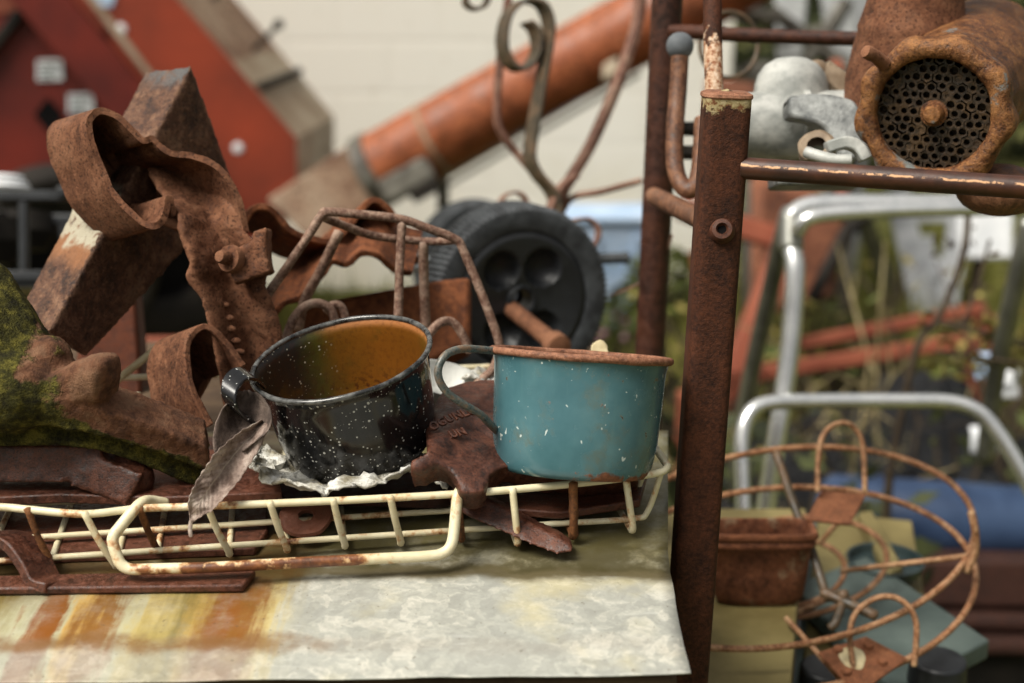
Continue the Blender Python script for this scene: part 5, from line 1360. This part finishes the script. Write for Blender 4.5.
t = thing('scrap_stack', 'dark rusty steel sheets stacked under the blue drum', 'scrap metal', P(980, 600, 2.3))
for k, (y0, y1) in enumerate(((556, 604), (612, 626), (636, 650))):
    a = P(880, (y0+y1)/2, 2.30-.05*k); b = P(1120, (y0+y1)/2+4, 2.30-.05*k)
    MB().box((a+b)/2 + FV*.15, b-a, UV*((y1-y0)/F0*2.2), FV*.35).build('sheet', M['scrap_dark'], t, bevel=.006)
a = P(940, 660, 2.2)
MB().wbox(a.x-.1, a.x+.4, a.y, a.y+.4, 0, P(980, 655, 2.2).z).build('support_block', M['dark_iron'], t)
# undergrowth between table and heap
p = PZ(760, 520, 0)
shrub((P(790, 470, 2.2).x, P(790, 470, 2.2).y, .55), (.25, .25, .2), 160, .03, M['foliage_dark'], 'dark undergrowth below the walking frame', stems=6)
shrub((P(960, 470, 2.9).x, P(960, 470, 2.9).y, .45), (.45, .25, .12), 130, .025, M['foliage_dark'], 'dark weeds growing over the blue drum', stems=6)
# vine and twigs at the right
t = thing('dry_vine', 'yellowing dry vine with curled leaves hanging at the right edge', 'vine', Vector((P(985, 350, 1.9).x, P(985, 350, 1.9).y, 0)))
mb = MB()
mb.tube(PP([(1060, 348, 1.9), (1010, 342, 1.9), (985, 334, 1.9), (940, 322, 1.92)], 6), .0035, 6)
mb.tube(PP([(1060, 372, 1.85), (1010, 362, 1.86), (980, 358, 1.88), (936, 352, 1.9)], 6), .0028, 6)
mb.tube(PP([(968, 190, 1.95), (966, 240, 1.95), (955, 280, 1.93), (936, 322, 1.92), (916, 350, 1.9), (890, 470, 1.9)], 6), .0050, 6)
mb.tube(PP([(990, 240, 1.95), (976, 290, 1.94), (960, 330, 1.92)], 6), .0025, 6)
p0 = P(890, 470, 1.9); mb.tube([p0, Vector((p0.x, p0.y, 0))], .006, 6)
mb.build('twigs', M['bark'], t)
mb = MB()
for k in range(34):
    px, py = rng.uniform(925, 1030), rng.uniform(314, 376); d = rng.uniform(1.84, 1.98); rr = rng.uniform(4, 9); a0 = rng.uniform(0, 6); n_ = rng.uniform(2.5, 4.6)
    pts = [P(px+rr*math.cos(a0+n_*i/9), py+rr*.7*math.sin(a0+n_*i/9), d+.004*i) for i in range(10)]
    mb.ribbon(pts, (BV*.7+UV*.5).normalized()*.010, .001)
mb.build('leaves', M['vine'], t)
mb = MB(); 
for k in range(60):
    px, py = rng.uniform(925, 1024), rng.uniform(200, 390); leaves(mb, P(px, py, rng.uniform(1.85, 2.0)), (.008, .008, .008), 1, .008)
mb.build('dead_leaves', M['bark'], t, recalc=False)
# bare brush and litter among the scrap on the right
tw = random.Random(5)
def brush(px, py, d, h, sp, n, label):
    b = P(px, py, d); t = thing('dry_brush', label, 'dry bush', Vector((b.x, b.y, 0)), 'dry bushes among the scrap')
    mb = MB()
    for k in range(n):
        p = Vector((b.x + tw.gauss(0, sp*.35), b.y + tw.gauss(0, sp*.3), 0)); dr = Vector((tw.gauss(0, .35), tw.gauss(0, .3), 1)).normalized()
        pts = [p]; L_ = h*tw.uniform(.5, 1.15)
        for q in range(5):
            dr = (dr + Vector((tw.gauss(0, .22), tw.gauss(0, .22), tw.gauss(-.05, .12)))).normalized(); pts.append(pts[-1] + dr*L_/5)
        mb.tube(pts, [.006, .0052, .0044, .0036, .0028, .0018], 5)
        for q in (2, 3, 4):
            e = pts[q] + Vector((tw.gauss(0, .09), tw.gauss(0, .09), tw.uniform(0, .12))); mb.tube([pts[q], (pts[q]+e)/2 + Vector((0, 0, .01)), e], [.0022, .0018, .001], 4)
    mb.build('twigs', M['straw'] if tw.random() < .6 else M['bark'], t)
    mb = MB()
    for k in range(n*2):
        c_ = Vector((b.x + tw.gauss(0, sp*.6), b.y + tw.gauss(0, sp*.5), tw.uniform(.1, h*1.05)))
        leaves(mb, c_, (.02, .02, .02), 1, .022)
    mb.build('leaves', M['vine'] if tw.random() < .5 else M['foliage'], t, recalc=False, smooth=0)
brush(870, 330, 3.1, .75, .5, 26, 'tall dry brush rising behind the blue drum, nearest the white chair')
brush(1000, 350, 2.9, .85, .45, 26, 'tall dry brush at the right edge under the vine')
brush(740, 330, 3.2, .55, .4, 22, 'low dry brush behind the upright leg of the walking frame')
brush(700, 330, 4.0, .55, .4, 20, 'yellowish dry brush seen just right of the front rack post')
brush(800, 300, 4.2, .5, .5, 30, 'pale dry weeds standing behind the red frame bars')
brush(905, 310, 4.3, .5, .5, 30, 'pale dry weeds standing at the feet of the white chair')
brush(965, 320, 3.5, .6, .5, 28, 'pale dry weeds behind the hanging vine')
brush(830, 380, 3.3, .4, .6, 30, 'short pale weeds at the left foot of the black tarpaulin heap')
for (px, py, d, col_, lab) in ((990, 366, 2.6, 'blue_plastic', 'scrap of pale blue plastic under the dry vine'), (1004, 384, 2.5, 'white_paint', 'scrap of white plastic at the right edge under the dry vine'), (985, 440, 2.6, 'white_paint', 'scrap of white plastic on the black tarpaulin')):
    c_ = P(px, py, d); rows = [[c_ + RV*(.013*(i-2)) + UV*(.012*(j-2)) + FV*(.02*mn.noise(Vector((i*.9, j*.9, px)))) for i in range(5)] for j in range(5)]
    o = MB().grid(rows).build('plastic_scrap', M[col_], smooth=20, solid=.003); tag(o, lab, 'litter', 'plastic litter in the brush')
# ---- far hedge and trees to the right and beyond the wall
for i, (x, y, h, lab) in enumerate(((1.9, 8.2, 1.0, 'dark leafy bush beyond the machines, left of the others'), (3.4, 8.8, 1.2, 'broad dark bush beyond the white chair'), (5.0, 8.4, 1.1, 'dark bush at the far right beyond the vine'))):
    shrub((x, y, h*.55), (.85, .6, h*.6), 1500, .09, M['foliage_dark'], lab, 'bush', 'bush', 'bushes beyond the machines', stems=7)
# ---- grass
mb = MB()
gr2 = random.Random(21)
for k in range(260):
    p = PZ(gr2.uniform(690, 1050), gr2.uniform(290, 430), 0.0)
    if p.y > 5.4 and p.x < .95: continue
    for q in range(16):
        h = gr2.uniform(.10, .34); a = gr2.uniform(0, 6.28); w = gr2.uniform(.004, .010); bx, by = p.x+gr2.gauss(0, .05), p.y+gr2.gauss(0, .05)
        dx, dy = math.cos(a)*w, math.sin(a)*w; lx, ly = gr2.gauss(0, .09), gr2.gauss(0, .09)
        mb.add([(bx-dx, by-dy, 0), (bx+dx, by+dy, 0), (bx+lx, by+ly, h)], [(0, 1, 2)])
gr = random.Random(11)
for k in range(15000):
    if k % 3: px, py = gr.uniform(640, 1060), gr.uniform(230, 560)
    else: px, py = gr.uniform(60, 700), gr.uniform(285, 480)
    p = PZ(px, py, 0.0)
    if p.y > 5.5 and p.x < .95: continue
    if mn.noise(Vector((p.x*1.6, p.y*1.6, 0))) < -.25: continue
    h = gr.uniform(.05, .20); a = gr.uniform(0, 6.28); w = gr.uniform(.004, .010)
    dx, dy = math.cos(a)*w, math.sin(a)*w; lx, ly = gr.gauss(0, .04), gr.gauss(0, .04)
    mb.add([(p.x-dx, p.y-dy, 0), (p.x+dx, p.y+dy, 0), (p.x+lx, p.y+ly, h)], [(0, 1, 2)])
o = mb.build('grass', M['grass'], recalc=False, smooth=0); tag(o, 'patchy yellow green grass around the scrap', 'grass', kind='stuff')
# ================================================================== LIGHT, SKY, CAMERA
SUN_EL, SUN_AZ = math.radians(56), math.radians(236)     # azimuth clockwise from +Y: left of the camera, a little behind it
w = bpy.data.worlds.new('World'); sc.world = w; w.use_nodes = True
nt = w.node_tree; bg = nt.nodes['Background']
sky = nt.nodes.new('ShaderNodeTexSky'); sky.sky_type = 'NISHITA'; sky.sun_disc = False
sky.sun_elevation = SUN_EL; sky.sun_rotation = SUN_AZ; sky.air_density = 1.0; sky.dust_density = 4.0; sky.ozone_density = 1.0
hs = nt.nodes.new('ShaderNodeHueSaturation'); hs.inputs['Saturation'].default_value = .12
nt.links.new(sky.outputs[0], hs.inputs['Color']); tcw = nt.nodes.new('ShaderNodeTexCoord'); sx = nt.nodes.new('ShaderNodeSeparateXYZ'); nt.links.new(tcw.outputs['Generated'], sx.inputs[0])
mr_ = nt.nodes.new('ShaderNodeMapRange'); mr_.inputs[1].default_value = 0.0; mr_.inputs[2].default_value = .85; mr_.inputs[3].default_value = .30; mr_.inputs[4].default_value = 1.15
nt.links.new(sx.outputs[2], mr_.inputs[0])                     # overcast sky: about three times brighter overhead than at the horizon
vmw = nt.nodes.new('ShaderNodeVectorMath'); vmw.operation = 'SCALE'; nt.links.new(hs.outputs[0], vmw.inputs[0]); nt.links.new(mr_.outputs[0], vmw.inputs['Scale'])
wb = nt.nodes.new('ShaderNodeVectorMath'); wb.operation = 'MULTIPLY'; wb.inputs[1].default_value = (1.02, 1.0, .94); nt.links.new(vmw.outputs[0], wb.inputs[0])   # warm white balance of the photograph
nt.links.new(wb.outputs[0], bg.inputs['Color'])
bg.inputs['Strength'].default_value = .10
sl = bpy.data.lights.new('sun', 'SUN'); sl.energy = 2.6; sl.angle = math.radians(28); sl.color = (1.0, .95, .85)
so = bpy.data.objects.new('sun', sl); COL.objects.link(so)
dirv = Vector((math.sin(SUN_AZ)*math.cos(SUN_EL), math.cos(SUN_AZ)*math.cos(SUN_EL), math.sin(SUN_EL)))
so.rotation_euler = dirv.to_track_quat('Z', 'Y').to_euler(); so.location = (0, 0, 6)
cd = bpy.data.cameras.new('camera'); cam = bpy.data.objects.new('camera', cd); COL.objects.link(cam)
cam.location = CAM; cam.rotation_euler = (math.radians(90)-PIT, 0, 0)
cd.sensor_width = 36; cd.lens = 50.0; cd.clip_start = .05; cd.clip_end = 2000
cd.dof.use_dof = True; cd.dof.focus_distance = .83; cd.dof.aperture_fstop = 5.0; cd.dof.aperture_blades = 7
sc.camera = cam
sc.view_settings.view_transform = 'Standard'; sc.view_settings.look = 'None'; sc.view_settings.gamma = 1
sc.view_settings.exposure = 0.64
try:
    sc.cycles.use_denoising = True; sc.cycles.denoiser = 'OPENIMAGEDENOISE'
except Exception: pass
sc.cycles.max_bounces = 6; sc.cycles.sample_clamp_indirect = 5
